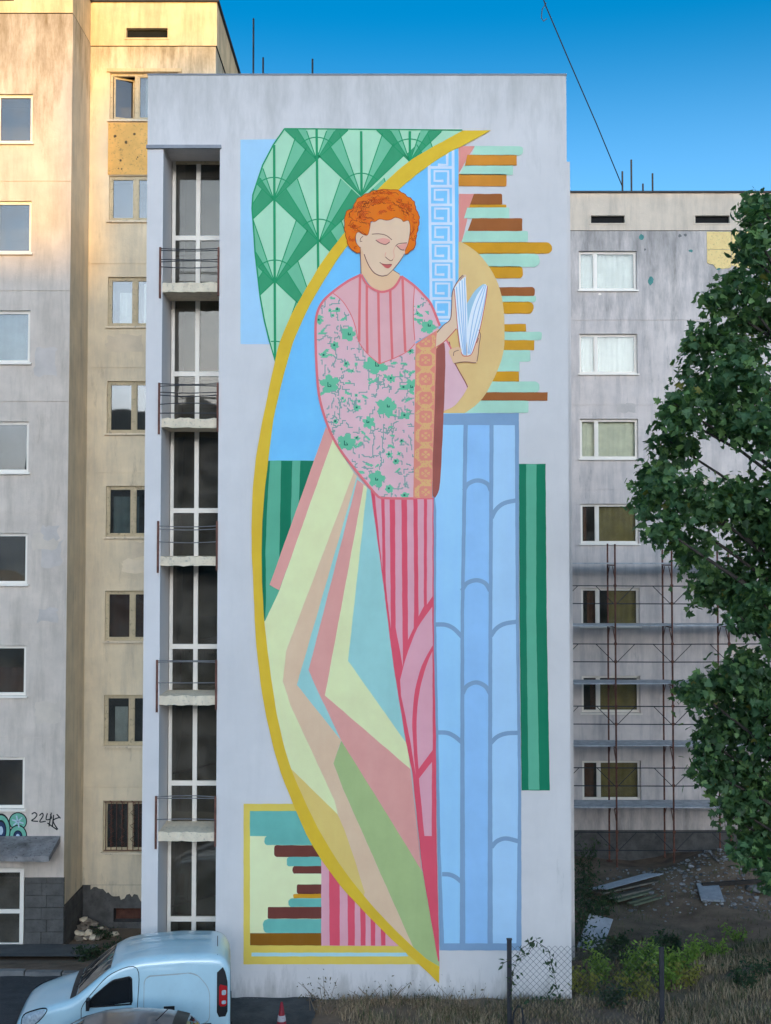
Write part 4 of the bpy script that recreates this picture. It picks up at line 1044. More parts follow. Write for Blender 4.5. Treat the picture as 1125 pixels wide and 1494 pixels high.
st('robe_outline', [lft + zr(3,(655,1396))], 3.6, P_rose, wo_); st('robe_outline', [rsh], 3.6, P_rose, wo_)
st('robe_hem', [zr(3,(480,1394),(770,1397))], 1.8, P_rose, wo_, 0)
# arms and book
pg('left_hand', cr(zr(2,(305,1352),(312,1268),(350,1225),(388,1193),(397,1130),(402,1032),(430,972),(462,932),(484,936),(470,990),(440,1060),(452,1200),(425,1245),(360,1318)),4), P_skin, wo_)
st('hand_line', [zr(2,(312,1268),(350,1225),(388,1193),(397,1130),(402,1032),(430,972),(462,932))], 1.2, P_fline, wo_)
st('hand_line', [zr(2,(310,1352),(360,1316),(425,1245))], 1.3, P_lip, wo_)
st('hand_line', [zr(2,(440,985),(455,950),(470,935)), zr(2,(425,1010),(440,975),(452,960))], .8, P_fline, wo_)
pg('right_hand', cr(zr(2,(380,1385),(395,1365),(440,1352),(456,1385),(500,1400),(530,1350),(545,1280),(556,1252),(566,1280),(560,1330),(552,1380),(548,1435),(530,1448),(450,1438),(412,1452),(396,1420)),4), P_skin2, wo_)
bk = part('painted_open_book')
pg('book_inner', cr(zr(2,(486,1100),(512,1055),(545,1012),(590,984),(560,1060),(520,1150),(488,1300)),3), paint('book_shade', (140,180,216)), bk)
pg('left_page', cr(zr(2,(413,1012),(440,972),(480,940)),3) + cr(zr(2,(484,1050),(490,1180),(488,1300),(478,1404)),3) + zr(2,(455,1390),(436,1280),(422,1120)), P_page, bk)
pg('right_page', cr(zr(2,(488,1404),(487,1280),(505,1160),(545,1050),(592,983)),3) + cr(zr(2,(607,996),(598,1070),(565,1240),(535,1340),(512,1396)),3), P_page, bk)
st('page_line', [zr(2,(425,1000),(440,1180),(468,1398)),zr(2,(442,975),(455,1180),(474,1400)),zr(2,(458,962),(466,1180),(478,1400)),zr(2,(472,950),(478,1150),(482,1400)),zr(2,(598,990),(555,1150),(498,1395)),zr(2,(590,990),(530,1150),(493,1390)),zr(2,(604,1010),(570,1170),(506,1395))], 1.3, P_pline, bk)
st('cover_edge', [zr(2,(413,1012),(422,1120),(436,1280),(455,1390),(480,1407),(512,1396),(535,1340),(565,1240),(598,1070),(607,996))], 1.1, P_lip, bk)
pg('thumb', cr(zr(2,(382,1375),(400,1362),(440,1353),(455,1372),(440,1388),(420,1380),(408,1400),(412,1430),(392,1415)),3), P_skin2, wo_)
st('hand_line', [zr(2,(408,1405),(412,1382),(438,1372)),zr(2,(556,1252),(566,1285),(558,1340),(552,1400),(545,1438)),zr(2,(412,1450),(470,1440),(540,1445)),zr(2,(548,1300),(556,1275)),zr(2,(543,1330),(555,1300))], .9, P_fline, wo_)
# head
pg('neck', cr(zr(8,(318,690),(326,950),(350,1000),(420,1100),(510,1165),(600,1162),(690,1090),(728,992),(655,945),(600,860)),3), P_skin2, wo_)
pg('ear', cr(zr(8,(275,590),(300,560),(345,575),(350,680),(320,715),(285,670)),4), P_skin, wo_)
pg('face', cr(zr(8,(420,470),(520,420),(680,400),(800,430),(832,520),(818,650),(780,762),(722,862),(655,945),(600,998),(535,1006),(462,965),(405,890),(368,800),(330,715),(320,600),(380,580)),4), P_skin, wo_)
st('jaw_line', [zr(8,(362,785),(385,850),(420,920),(470,980),(540,1008),(600,998))], 1.3, P_fline, wo_); st('jaw_line', [zr(8,(600,998),(655,945),(722,862),(772,785))], .9, P_fline, wo_)
st('neck_line', [zr(8,(320,710),(326,850),(330,985))], 1.1, P_fline, wo_); st('neck_line', [zr(8,(655,945),(725,990))], .8, P_fline, wo_)
st('ear_line', [zr(8,(350,600),(325,625),(322,655),(340,650))], .9, P_fline, wo_)
pg('eyelid', cr(zr(8,(482,638),(550,618),(618,632),(625,660),(580,685),(525,668)),4), P_blush, wo_, False); pg('eyelid', cr(zr(8,(690,702),(740,682),(800,672),(775,742),(735,738)),4), P_blush, wo_, True)
st('lash_line', [zr(8,(480,640),(525,670),(580,685),(622,660)), zr(8,(698,702),(738,738),(772,742))], 1.2, P_fline, wo_)
st('brow', [zr(8,(440,580),(510,576),(585,592),(645,638)), zr(8,(682,705),(715,678),(800,668))], 1.0, P_fline, wo_)
st('nose_line', [zr(8,(682,702),(664,750),(668,815),(635,852),(600,832),(572,805)), zr(8,(585,765),(575,800))], .9, P_blush, wo_)
st('nostril', [zr(8,(580,812),(600,832),(635,852),(655,840))], 1.0, P_fline, wo_)
pg('lips', cr(zr(8,(520,872),(570,885),(645,888),(615,928),(578,922)),4), P_lip, wo_); st('lip_line', [zr(8,(520,868),(565,892),(645,888))], .9, P_fline, wo_)
ho = zr(8,(318,772),(272,765),(205,705),(180,620),(160,500),(178,352),(240,318),(290,222),(400,160),(520,126),(700,130),(800,190),(870,242),(892,320),(925,400),(918,500),(896,600),(882,705),(850,742),(782,792))
hi = zr(8,(778,755),(815,660),(834,520),(815,440),(765,452),(740,425),(680,408),(640,428),(590,438),(520,425),(470,452),(430,450),(418,520),(395,590),(345,580),(300,556),(275,592),(278,665),(322,722))
HO = []
for p, q in zip(cr(ho,5), range(10**6)): HO.append((p[0]+.55*math.sin(q*1.9), p[1]+.55*math.cos(q*1.7)))
hair_poly = HO + cr(hi, 3)
pg('hair', hair_poly, P_hair, wo_)
hs_ = []
def curl(zx, zy, r_, ph, n=7):
    for k in range(n):
        rr_ = r_*(.25+.8*k/n); a0 = ph+random.uniform(-.5,.5); da = random.uniform(1.6,3.4)
        hs_.append(zr(8, *[(zx+rr_*(1+.05*math.sin(q*2.1+k))*math.cos(a0+da*q/9), zy+rr_*.72*(1+.06*math.cos(q*1.7+k))*math.sin(a0+da*q/9)) for q in range(10)]))
for s in ((500,215,78,.3,9),(650,305,58,1.2,7),(390,385,84,2.,9),(780,265,72,.5,8),(270,470,72,1.,8),(235,620,52,.5,7),(345,285,62,2.2,7),(882,450,28,0.,4),(872,630,26,1.,4),(555,370,56,3.,7),(850,330,36,2.,5),(440,480,40,2.,4),(620,180,50,3.6,6),(280,720,30,2.,4)): curl(*s)
for k in range(120):
    a = random.uniform(-3.1, .3); rr_ = random.uniform(235, 380); da = random.uniform(.12,.38); ph = random.uniform(0,6)
    s = [(545+(rr_+9*math.sin(q*1.5+ph))*math.cos(a+da*q/6), 490+.93*(rr_+9*math.sin(q*1.5+ph))*math.sin(a+da*q/6)) for q in range(7)]
    hs_.append(zr(8, *s))
for k in range(34):
    x0_, y0_ = random.uniform(175,390), random.uniform(390,640); hs_.append(zr(8,*[(x0_+q*17, y0_+9*math.sin(q*1.3+k)+q*7) for q in range(6)]))
hs_ = [[p for p in s if inside(p, hair_poly)] for s in hs_]; hs_ = [s for s in hs_ if len(s) > 2]
st('hair_strand', hs_[::2], .75, P_hline, wo_, 3); st('hair_strand', hs_[1::2], .85, paint('hair_mid', (208,92,18)), wo_, 3); st('hair_outline', [HO], .9, P_hline, wo_, 0); st('hair_outline', [cr(hi,3)], .7, P_hline, wo_, 0)
st('neckline', [neckc], 3.4, P_rose, wo_)
# ------------------------------------------------------------------ trees and plants
def leaf_mat(name, c, isl=.55):
    m = pmat(name, c, .55, .3, 1.1, bump=0, island=isl, spec=.35, coords='Object')
    P = m.node_tree.nodes['Principled BSDF']
    tl = m.node_tree.nodes.new('ShaderNodeBsdfTranslucent'); mx = m.node_tree.nodes.new('ShaderNodeMixShader'); mx.inputs[0].default_value = .32
    out = m.node_tree.nodes['Material Output']; L = m.node_tree.links
    tl.inputs[0].default_value = (c[0]*1.6, c[1]*1.7, c[2]*.9, 1)
    L.new(P.outputs[0], mx.inputs[1]); L.new(tl.outputs[0], mx.inputs[2]); L.new(mx.outputs[0], out.inputs[0]); return m
M_leaf = leaf_mat('maple_leaf_green', (.105,.20,.085), .7); M_leaf2 = leaf_mat('maple_leaf_light', (.18,.30,.10), .5)
M_leafy = leaf_mat('leaf_yellowed', (.24,.22,.05), .4)
M_bark = pmat('bark', (.055,.045,.038), .95, .35, 5, dirt=.4, bump=.9, bscale=16)
# maple leaf outline: five pointed lobes, slightly folded along the midrib
ML = np.array([(0,-.30,0),(.16,-.28,.03),(.46,-.20,.02),(.30,-.04,.06),(.50,.20,.0),(.22,.16,.05),(.20,.34,.03),(0,.62,-.06),(-.20,.34,.03),(-.22,.16,.05),(-.50,.20,.0),(-.30,-.04,.06),(-.46,-.20,.02),(-.16,-.28,.03),(0,.08,-.02)])
MLF = [(14,i,(i+1) % 14) for i in range(14)]
def frames(N, rng, up=.55, out=None):
    """random leaf orientations: normal leans outward and up"""
    n = rng.normal(size=(N,3))*.75; n[:,2] += up
    if out is not None: n += out*.9
    n /= np.linalg.norm(n, axis=1)[:,None]
    t = rng.normal(size=(N,3)); t[:,2] -= .5; t -= (t*n).sum(1)[:,None]*n; t /= np.linalg.norm(t, axis=1)[:,None]
    s = np.cross(t, n); return s, t, n
def leaves_vf(P, s, t, n, size, shape, SF):
    k = len(shape); V = (P[:,None,:] + size[:,None,None]*(shape[None,:,0,None]*s[:,None,:]+shape[None,:,1,None]*t[:,None,:]+shape[None,:,2,None]*n[:,None,:])).reshape(-1,3)
    F = (np.array(SF)[None]+(np.arange(len(P))*k)[:,None,None]).reshape(-1, len(SF[0])); return V, F
def np_mesh(name, V, F, mat, parent=None, mi=None, loc=None):
    loc = origin_of(parent) if parent else Vector(loc or (0,0,0))
    me = bpy.data.meshes.new(name); V = V-np.array(loc); nv = len(V); nf, k = F.shape
    me.vertices.add(nv); me.vertices.foreach_set('co', V.astype(np.float32).ravel())
    me.loops.add(nf*k); me.loops.foreach_set('vertex_index', F.astype(np.int32).ravel())
    me.polygons.add(nf); me.polygons.foreach_set('loop_start', np.arange(0, nf*k, k, dtype=np.int32))
    for m in (mat if isinstance(mat, list) else [mat]): me.materials.append(m)
    if mi is not None: me.polygons.foreach_set('material_index', mi.astype(np.int32))
    me.update(calc_edges=True); me.validate()
    o = bpy.data.objects.new(name, me); COL.objects.link(o)
    if parent: o.parent = parent
    else: o.location = loc
    return o
rng = np.random.default_rng(5)
def maple():
    d0 = 22.6
    lobes = [(1108,300,26),(1100,335,26),(1115,385,30),(1093,370,16),(1080,425,34),(1112,470,52),(1045,440,22),(1060,500,46),(1022,500,24),(1025,560,40),(1090,560,58),(1000,600,38),(975,600,20),(985,650,36),(1112,620,50),(1050,610,36),(955,700,26),(945,725,22),(985,725,44),(1030,740,48),(1085,735,56),(1115,770,60),(965,770,26),(1010,800,34),(1045,850,44),(1092,850,55),(1085,905,22),(1120,890,44),
             (1080,975,36),(1100,1000,50),(1050,1000,34),(1018,1010,22),(1000,1012,12),(1110,1060,55),(1060,1060,46),(1032,1080,30),(1035,1125,28),(1075,1130,50),(1112,1160,56),(1075,1180,30),(1105,1215,38),(1092,1250,22),(1120,1270,26)]
    big = [(1175,330,75),(1190,450,95),(1200,600,115),(1205,760,120),(1200,900,110),(1200,1040,120),(1190,1180,100),(1180,1290,70),(1300,480,100),(1330,650,130),(1330,850,130),(1310,1050,120)]
    cs = []
    for i, (x, y, r_) in enumerate(lobes): cs.append((at(x, y, d0+random.uniform(-.8,1.2)+(.6 if y > 930 else 0)), r_/FOC*d0*1.0))
    for x, y, r_ in big: cs.append((at(x, y, d0+random.uniform(-.5,1.8)), r_/FOC*d0))
    base = at(1215, 1200, d0+.8); base.z = gz(base.x, base.y)
    t = empty('maple_tree', base, 'large dark green maple tree at the right edge in front of the scaffolded building', 'tree')
    tr_ = MB(); top = at(1190, 420, d0+.8)
    tp = [base+Vector((0,0,-.2)), base.lerp(top,.25)+Vector((.15,0,0)), base.lerp(top,.5)+Vector((-.05,.1,0)), base.lerp(top,.75)+Vector((.1,0,0)), top]
    tr_.tube(tp, .27, 10, .06); tr_.obj('trunk', M_bark, t, True)
    for c, r_ in cs:
        z0 = max(base.z+1.8, c.z-1.6-random.random()*1.0); f = min(.97, (z0-base.z)/(top.z-base.z)); a = base.lerp(top, f)
        mid = a.lerp(c, .55)+Vector((random.uniform(-.15,.15),random.uniform(-.15,.15),.12))
        MB().tube([a, mid, c, c+(c-a).normalized()*r_*.6], .045, 5, .008).obj('limb', M_bark, t, True)
    Ps = []; Os = []; key = []
    for c, r_ in cs:
        r_ *= 1.0; N = int(900*r_*r_+90) if r_ < .9 else int(620*r_*r_)
        # twigs: leaves gather in small sprays so the lobe has lumps and gaps
        ns = max(9, N//16)
        sp = rng.normal(size=(ns,3)); sp /= np.linalg.norm(sp,axis=1)[:,None]; sp *= (rng.random((ns,1))**.4)*np.array([1,1,.9])
        idx = rng.integers(0, ns, N)
        p = np.array(c)+r_*(sp[idx]*.95)+rng.normal(size=(N,3))*min(.15, .09+.09*r_)
        Ps.append(p); o_ = sp[idx]; Os.append(o_)
    P = np.vstack(Ps); O = np.vstack(Os)
    size = rng.uniform(.09, .23, len(P)); s, tt, n = frames(len(P), rng, .55, O)
    # project to find the biggest leaves in view: they become single leaves
    u = P[:,0]/P[:,1]*FOC+562; inview = (u < 1120)
    score = np.where(inview, size/P[:,1], 0); order = np.argsort(-score); pick = order[:300]; rest = order[300:]
    cl = rng.random(len(P)); 
    mi_of = lambda ids: np.where(cl[ids] > .988, 2, np.where(cl[ids] > .72, 1, 0))
    V, F = leaves_vf(P[rest], s[rest], tt[rest], n[rest], size[rest], ML, MLF)
    cr_ = np_mesh('crown', V, F, [M_leaf, M_leaf2, M_leafy], t, np.repeat(mi_of(rest), 14)); cr_['kind'] = 'stuff'
    lm = []
    for m in (M_leaf, M_leaf2, M_leafy):
        me = bpy.data.meshes.new('leaf'); me.from_pydata(ML.tolist(), [], MLF); me.materials.append(m); lm.append(me)
    for i, k in zip(pick, mi_of(pick)):
        o = bpy.data.objects.new('leaf', lm[k]); COL.objects.link(o); o.parent = t
        M = Matrix((( s[i][0],tt[i][0],n[i][0]),(s[i][1],tt[i][1],n[i][1]),(s[i][2],tt[i][2],n[i][2])))
        o.matrix_basis = Matrix.Translation(Vector(P[i])-base) @ M.to_4x4() @ Matrix.Scale(float(size[i]), 4)
maple()
# leafy weeds
LF = np.array([(0,-.5,0),(.2,-.15,.04),(.16,.15,.04),(0,.55,-.05),(-.16,.15,.04),(-.2,-.15,.04)]); LFF = [(0,1,2),(0,2,3),(0,3,4),(0,4,5)]
M_weed = leaf_mat('weed_leaf', (.24,.36,.07), .55); M_weedd = leaf_mat('weed_leaf_dark', (.05,.085,.04), .5); M_weedy = leaf_mat('weed_leaf_yellow', (.33,.31,.07), .5)
M_stem = pmat('weed_stem', (.07,.065,.035), .9, .3, 8, bump=0)
def weed(x, y, h, r_, n, mat, label, group, ls=.10, lean=(0,0), stems=6, name='weed_bush'):
    z = gz(x, y); t = empty(name, (x, y, z), label, 'bush', group)
    b = MB(); P = []
    for k in range(stems):
        a = random.uniform(0, 6.28); q = random.uniform(.3, 1)*r_
        tip = Vector((x+q*math.cos(a)+lean[0], y+q*math.sin(a)+lean[1], z+h*random.uniform(.6,1.0)))
        m = Vector((x,y,z)).lerp(tip,.5)+Vector((random.uniform(-.08,.08),random.uniform(-.05,.05),.1*h))
        c = [Vector((x+.1*math.cos(a), y+.1*math.sin(a), z-.03)), m, tip]; b.tube(c, .009, 4, .003)
        for q_ in range(n//stems):
            f = random.uniform(.15,1.05); pt = c[0].lerp(m, f*2) if f < .5 else m.lerp(tip, f*2-1)
            P.append((pt.x+random.gauss(0,.06*h+.03), pt.y+random.gauss(0,.06*h+.03), pt.z+random.gauss(0,.05)))
    so = b.obj('stems', M_stem, t); so['kind'] = 'stuff'
    P = np.array(P); s, tt, nn = frames(len(P), rng, .7); P = P.repeat(2, 0)+rng.normal(size=(2*len(P),3))*.05; s, tt, nn = frames(len(P), rng, .7); sz = rng.uniform(.6,1.2,len(P))*ls
    V, F = leaves_vf(P, s, tt, nn, sz, LF, LFF); o = np_mesh('leaves', V, F, mat, t); o['kind'] = 'stuff'
G_W = 'green weeds growing at the foot of the bank'
def ga(px, py, it=14):
    """where the sight line through (px, py) meets the ground"""
    lo, hi = 15., 45.
    for _ in range(40):
        m = (lo+hi)/2; p = at(px, py, m)
        if p.z > gz(p.x, m): lo = m
        else: hi = m
    return at(px, py, (lo+hi)/2)
WLS = ['tall bright green weed nearest the right edge of the mural wall, behind the others', 'bright green weed left of the gap before the right fence post', 'bushy bright green weed directly behind the right fence post', 'yellow-green weed at the very foot of the mural wall right corner', 'bright green weed just right of the right fence post', 'smaller bright green weed farther up the bank from the right fence post', 'rightmost and smallest bright green weed of the row crossing the bank',
 'yellow-green weed in front of the row, left of the right fence post', 'low dark green weed in front of the yellow one near the wall corner', 'bright green weed at the base of the right fence post on its right', 'small yellowish weed farther right of the fence post base', 'wide low green weed at the bank top near the tree', 'low dark green tuft in the dry grass at the lower right', 'low dark green tuft in the dry grass at the far right edge']
for wi, (px, py, h, r_, n, m) in enumerate(((880,1440,.75,.45,240,M_weed),(915,1435,.7,.5,260,M_weed),(950,1425,.7,.5,260,M_weed),(855,1455,.6,.35,170,M_weedy),(985,1420,.5,.4,180,M_weed),(1010,1405,.45,.4,150,M_weed),(1035,1400,.4,.4,120,M_weed),(930,1460,.6,.4,180,M_weedy),(900,1470,.45,.35,120,M_weedd),(975,1445,.6,.4,150,M_weed),(1000,1440,.45,.3,100,M_weedy),(1075,1372,.4,.5,110,M_weed),(1090,1440,.3,.4,110,M_weedd),(1110,1425,.3,.4,100,M_weedd))):
    p = ga(px, py); weed(p.x, p.y, h, r_, n, m, WLS[wi], G_W)
BLS = ['tall dark bush against the wall, middle of the shaded strip', 'dark bush just right of the tallest one in the shaded strip', 'tall dark bush at the wall before the white sheet', 'dark bush behind the tilted white sheet', 'tallest dark bush, farthest back along the mural block side', 'dark bush beside the upper end of the corrugated sheet', 'low dark bush between the planks and the white sheet', 'low dark bush right of the white sheet', 'low dark bush at the foot of the plank pile, right of centre', 'rightmost low dark bush below the plank pile']
for bi, (px, py, h) in enumerate(((850,1300,1.5),(862,1330,1.2),(848,1350,1.5),(870,1380,.9),(855,1265,1.6),(880,1300,.7),(900,1350,.5),(930,1370,.45),(960,1365,.4),(985,1350,.4))):
    p = ga(px, py+40); weed(max(p.x, XR+.55), p.y, h, .45, 200, M_weedd, BLS[bi], 'dark bushes beside the mural block', .11)
VLS = ['low dark weed directly above the van windscreen', 'low dark weed above the front of the van roof', 'leftmost low dark weed behind the van', 'small dark weed close to the pillar of the stairwell', 'low dark weed nearest to the rubble heap']
for vi, (px, py, h) in enumerate(((150,1395,.25),(185,1388,.3),(125,1400,.2),(215,1385,.3),(170,1345,.25))):
    p = ga(px, py); weed(p.x, min(p.y, 30.8), h, .45, 150, M_weedd, VLS[vi], 'low weeds behind the van', .08)
# dry brush at the foot of the wall
M_dry = pmat('dry_twig', (.24,.17,.11), .95, .35, 8, bump=0)
for px, py, n, h, lab in ((545,1466,22,.45,'tangle of dead twigs at the wall foot under the crescent tip'),(590,1468,16,.5,'dry twigs at the wall foot just left of the crescent tip'),(660,1478,26,.6,'dry brown brush at the wall foot right of the crescent tip'),(690,1480,22,.6,'dry brown brush between the crescent tip and the fence post'),(475,1478,20,.5,'dry brown stalks at the edge of the asphalt near the cone'),(465,1460,8,.6,'few pale dead stalks beside the asphalt patch')):
    p = ga(px, py); y = min(p.y, 23.8); t = empty('dry_brush', (p.x, y, gz(p.x,y)), lab, 'brush'); b = MB()
    for k in range(n):
        a = random.uniform(0,6.28); q = random.uniform(.1,.5)
        b0 = Vector((p.x+random.uniform(-.35,.35), y+random.uniform(-.12,.08), gz(p.x,y)-.02)); tip = b0+Vector((q*math.cos(a), min(.1, .3*math.sin(a)), h*random.uniform(.3,1)))
        b.tube([b0, b0.lerp(tip,.5)+Vector((random.uniform(-.05,.05),0,.05)), tip], .007, 4, .003)
        if k % 2: 
            m_ = b0.lerp(tip,.6); b.tube([m_, m_+Vector((random.uniform(-.15,.15),-.02,random.uniform(.02,.2)))], .004, 3, .002)
    o = b.obj('twigs', M_dry, t); o['kind'] = 'stuff'
    P = np.array([(p.x+random.gauss(0,.25), y+random.gauss(0,.1)-.05, gz(p.x,y)+abs(random.gauss(0,.25))) for _ in range(60)])
    s, tt, nn = frames(len(P), rng); V, F = leaves_vf(P, s, tt, nn, rng.uniform(.03,.08,len(P)), LF, LFF); o = np_mesh('dry_leaves', V, F, pmat('dry_leaf', (.2,.16,.08), .9, .3, 4, bump=0, island=.5), t); o['kind'] = 'stuff'
# dry grass
def grass(name, N, area, mat, h0, h1, kind='stuff'):
    x = rng.uniform(area[0], area[1], N*3); y = rng.uniform(area[2], area[3], N*3)
    cl = np.sin(x*2.3+1.3*np.sin(y*1.7))*np.sin(y*2.9+x)+rng.normal(size=N*3)*.5
    ok = (cl > -.05) & ~((y > D-.03) & (x < XR+.03))
    ok &= ~((x < area[4]) & (rng.random(N*3) > .0)) if area[4] is not None else True
    x, y = x[ok][:N], y[ok][:N]; n = len(x)
    z = np.array([gz(a,b_) for a,b_ in zip(x,y)])
    h = rng.uniform(h0,h1,n)*(0.6+.4*rng.random(n)); a = rng.uniform(0,6.28,n); ln = rng.uniform(.1,.9,n)*h
    w_ = rng.uniform(.004,.010,n); dx, dy = np.cos(a), np.sin(a)
    V = np.empty((n,5,3)); base = np.stack([x,y,z-.01],1); side = np.stack([-dy,dx,np.zeros(n)],1)*w_[:,None]
    mid = base+np.stack([dx*ln*.35,dy*ln*.35,h*.6],1); tip = base+np.stack([dx*ln,dy*ln,h*.95],1)
    V[:,0]=base-side; V[:,1]=base+side; V[:,2]=mid+side*.7; V[:,3]=mid-side*.7; V[:,4]=tip
    F = (np.array([(0,1,2),(0,2,3),(3,2,4)])[None]+(np.arange(n)*5)[:,None,None]).reshape(-1,3)
    o = np_mesh(name, V.reshape(-1,3), F, mat); tag(o, None, None, None, kind); return o
M_straw = pmat('straw', (.50,.36,.22), .9, .35, 1.2, bump=0, island=.6); M_grn = pmat('grass_green', (.14,.15,.06), .9, .3, 1.2, bump=0, island=.6)
o = grass('dry_grass', 34000, (-.9, 9.5, 20.6, 26.6, None), M_straw, .05, .24); tag(o, 'dry straw coloured grass covering the bank in front of the wall', 'grass')
o = grass('green_grass', 9000, (-.5, 9.5, 20.6, 28.0, None), M_grn, .08, .28); tag(o, 'short green grass mixed into the dry bank', 'grass')
o = grass('sparse_grass', 3500, (4.2, 12, 27, 37, 4.2), M_grn, .06, .2); tag(o, 'sparse grass on the dark soil before the right building', 'grass')
o = grass('verge_grass', 2500, (-9.5, -5.0, 27.0, 31.0, None), M_grn, .05, .2); tag(o, 'thin weeds on the strip before the left building', 'grass')

# ------------------------------------------------------------------ fence
fy = 22.3
fence = empty('chain_link_fence', (at(743,1440,fy).x, fy, gz(2.3,fy)), 'low chain link fence with two dark posts below the mural', 'fence')
for px, ptop in ((743,1371),(965,1384),(1190,1396)):
    p = at(px, ptop, fy); g = gz(p.x, fy)
    b = MB().box(p.x-.042, p.x+.042, fy-.03, fy+.03, g-.3, p.z); b.obj('post', M_dark, fence)
    MB().box(p.x-.05, p.x+.05, fy-.038, fy+.038, p.z, p.z+.02).obj('post_cap', M_dark, fence)
xa, xb = at(743,1440,fy).x+.05, at(965,1440,fy).x-.05
bw = MB(); stp = .115; zlo = gz(3.5,fy)+.05; Hh = at(743,1380,fy).z-zlo
k = int(-Hh/stp)-1
while xa+k*stp < xb:
    for sg in (1,-1):
        x0_ = xa+k*stp; x1_ = x0_+Hh
        a_, b_ = max(x0_, xa), min(x1_, xb)
        if b_-a_ > .03:
            za = (a_-x0_) if sg == 1 else Hh-(a_-x0_); zb_ = (b_-x0_) if sg == 1 else Hh-(b_-x0_)
            up = lambda x: .55*sst(3.6,9.5,x)
            n_ = 2 if x1_ < 3.6 else 4
            bw.tube([(a_+(b_-a_)*q/n_, fy+sg*.004, zlo+up(a_+(b_-a_)*q/n_)+za+(zb_-za)*q/n_) for q in range(n_+1)], .0032, 3, cap=False)
    k += 1
bw.obj('wire_mesh', pmat('galvanised_wire', (.05,.05,.055), .5, .2, 5, bump=0, metal=.4), fence)['kind'] = 'stuff'
p = at(757,1490,fy-.2)
o = MB().tube([(p.x-.11,fy-.06,p.z-.18),(p.x-.08,fy-.1,p.z+.12),(p.x+.0,fy-.12,p.z+.27),(p.x+.07,fy-.12,p.z+.2),(p.x+.09,fy-.12,p.z-.02),(p.x+.07,fy-.1,p.z-.22)], .016, 6).obj('hose_loop', M_dark, loc=(p.x,fy-.1,p.z-.2)); tag(o, 'black hose loop lying against the left fence post', 'hose')
# vine on the fence
vine = empty('climbing_vine', (2.5, fy-.05, gz(2.5,fy)), 'thin green vine with pointed leaves climbing the fence before the white wall', 'vine')
vs = [[(745,1470),(748,1420),(760,1385),(780,1372),(800,1385),(806,1410),(812,1440),(818,1465)],[(745,1400),(735,1405),(728,1415)],[(780,1372),(770,1392),(758,1398)],[(806,1410),(798,1400)],[(812,1440),(800,1455),(770,1462)]]
P = []
for q, s_ in enumerate(vs):
    c = [at(x, y, fy-.05) for x, y in s_]; MB().tube(c, .007, 4, .004).obj('stem', M_stem, vine)
    for a_, b_ in zip(c[:-1], c[1:]):
        for k in range(max(2, int((b_-a_).length/.042))): 
            pt = a_.lerp(b_, random.random()); P.append((pt.x+random.gauss(0,.05), pt.y+random.gauss(0,.03), pt.z+random.gauss(0,.04)))
P = np.array(P); s, tt, nn = frames(len(P), rng, .3, np.tile([0,-.8,0],(len(P),1))); V, F = leaves_vf(P, s, tt, nn, rng.uniform(.07,.13,len(P)), LF, LFF)
np_mesh('leaves', V, F, M_weedd, vine)['kind'] = 'stuff'

# ------------------------------------------------------------------ debris
def chip(c, r_, mat_seed=None, flat=.5):
    me = bmesh.new(); bmesh.ops.create_icosphere(me, subdivisions=1, radius=1)
    V = []; rot = Matrix.Rotation(random.uniform(0,6.28),3,'Z') @ Matrix.Rotation(random.uniform(-.5,.5),3,'X')
    sx, sy, sz = random.uniform(.7,1.3), random.uniform(.6,1.1), random.uniform(.6,1.2)*flat
    for v in me.verts:
        q = v.co.normalized(); q = Vector((max(-.8,min(.8,q.x)),max(-.8,min(.8,q.y)),max(-.75,min(.75,q.z))))*random.uniform(.8,1.1)
        q = rot @ Vector((q.x*sx, q.y*sy, q.z*sz)); V.append(Vector(c)+q*r_)
    F = [tuple(v.index for v in f.verts) for f in me.faces]; me.free(); return V, F
M_rub = pmat('pale_rubble', (.34,.33,.32), .95, .3, 6, dirt=.4, bump=.6, island=.75); M_rub2 = pmat('brown_rubble', (.25,.20,.15), .95, .3, 4, dirt=.5, bump=.6)
b = MB()
for _ in range(900):
    x, y = random.gauss(9.9, 1.7), random.uniform(33.2, 37.3); x += (37-y)*.1
    if x < 6.2: continue
    r_ = random.choice((.02,.03,.03,.04,.05,.07,.09)); b.add(*chip((x, y, gz(x,y)+r_*.3), r_, None, .55))
for _ in range(120):
    p = ga(random.uniform(880,1110), random.uniform(1270,1345)); r_ = random.uniform(.015,.045); b.add(*chip((p.x,p.y,gz(p.x,p.y)+.01), r_))
o = b.obj('rubble', M_rub, loc=(9,36,-1)); tag(o, 'scattered white plaster rubble on the dark soil under the scaffolding', 'rubble', None, 'stuff')
hp = empty('rubble_heap', (at(125,1365,30.9).x, 30.9, -1.05), 'heap of broken stones and bricks in the corner of the left building', 'rubble')
for k in range(46):
    f = random.random(); px = 92+f*62+random.gauss(0,5); q = random.random(); hgt = max(0, 1-abs(px-120)/40)*.55
    y = 31.5-q*.9; x = at(px,1350,y).x; x = max(x, XAc+.15) if y > YA-.1 else x
    z = gz(x,y)+hgt*(1-q)*random.uniform(.4,1)+.04; r_ = random.uniform(.07,.19); V, F = chip((x,y,z), r_, None, .55); mo('stone', V, F, random.choice((M_rub2,M_rub2,M_conc,M_slabm)), hp)
b = MB()
for _ in range(260):
    p = ga(random.gauss(335,26), random.gauss(1442,10)); y = min(p.y,23.9); r_ = random.uniform(.012,.04); b.add(*chip((p.x,y,gz(p.x,y)+.03), r_, None, .6))
for _ in range(240):
    p = ga(random.uniform(335,470), random.uniform(1436,1487)); y = min(p.y,23.9); r_ = random.uniform(.008,.026); b.add(*chip((p.x,y,gz(p.x,y)+.03), r_, None, .6))
o = b.obj('gravel', M_conc, loc=(-2.5,23.4,0)); tag(o, 'loose grey gravel on the asphalt against the mural wall', 'gravel', None, 'stuff')
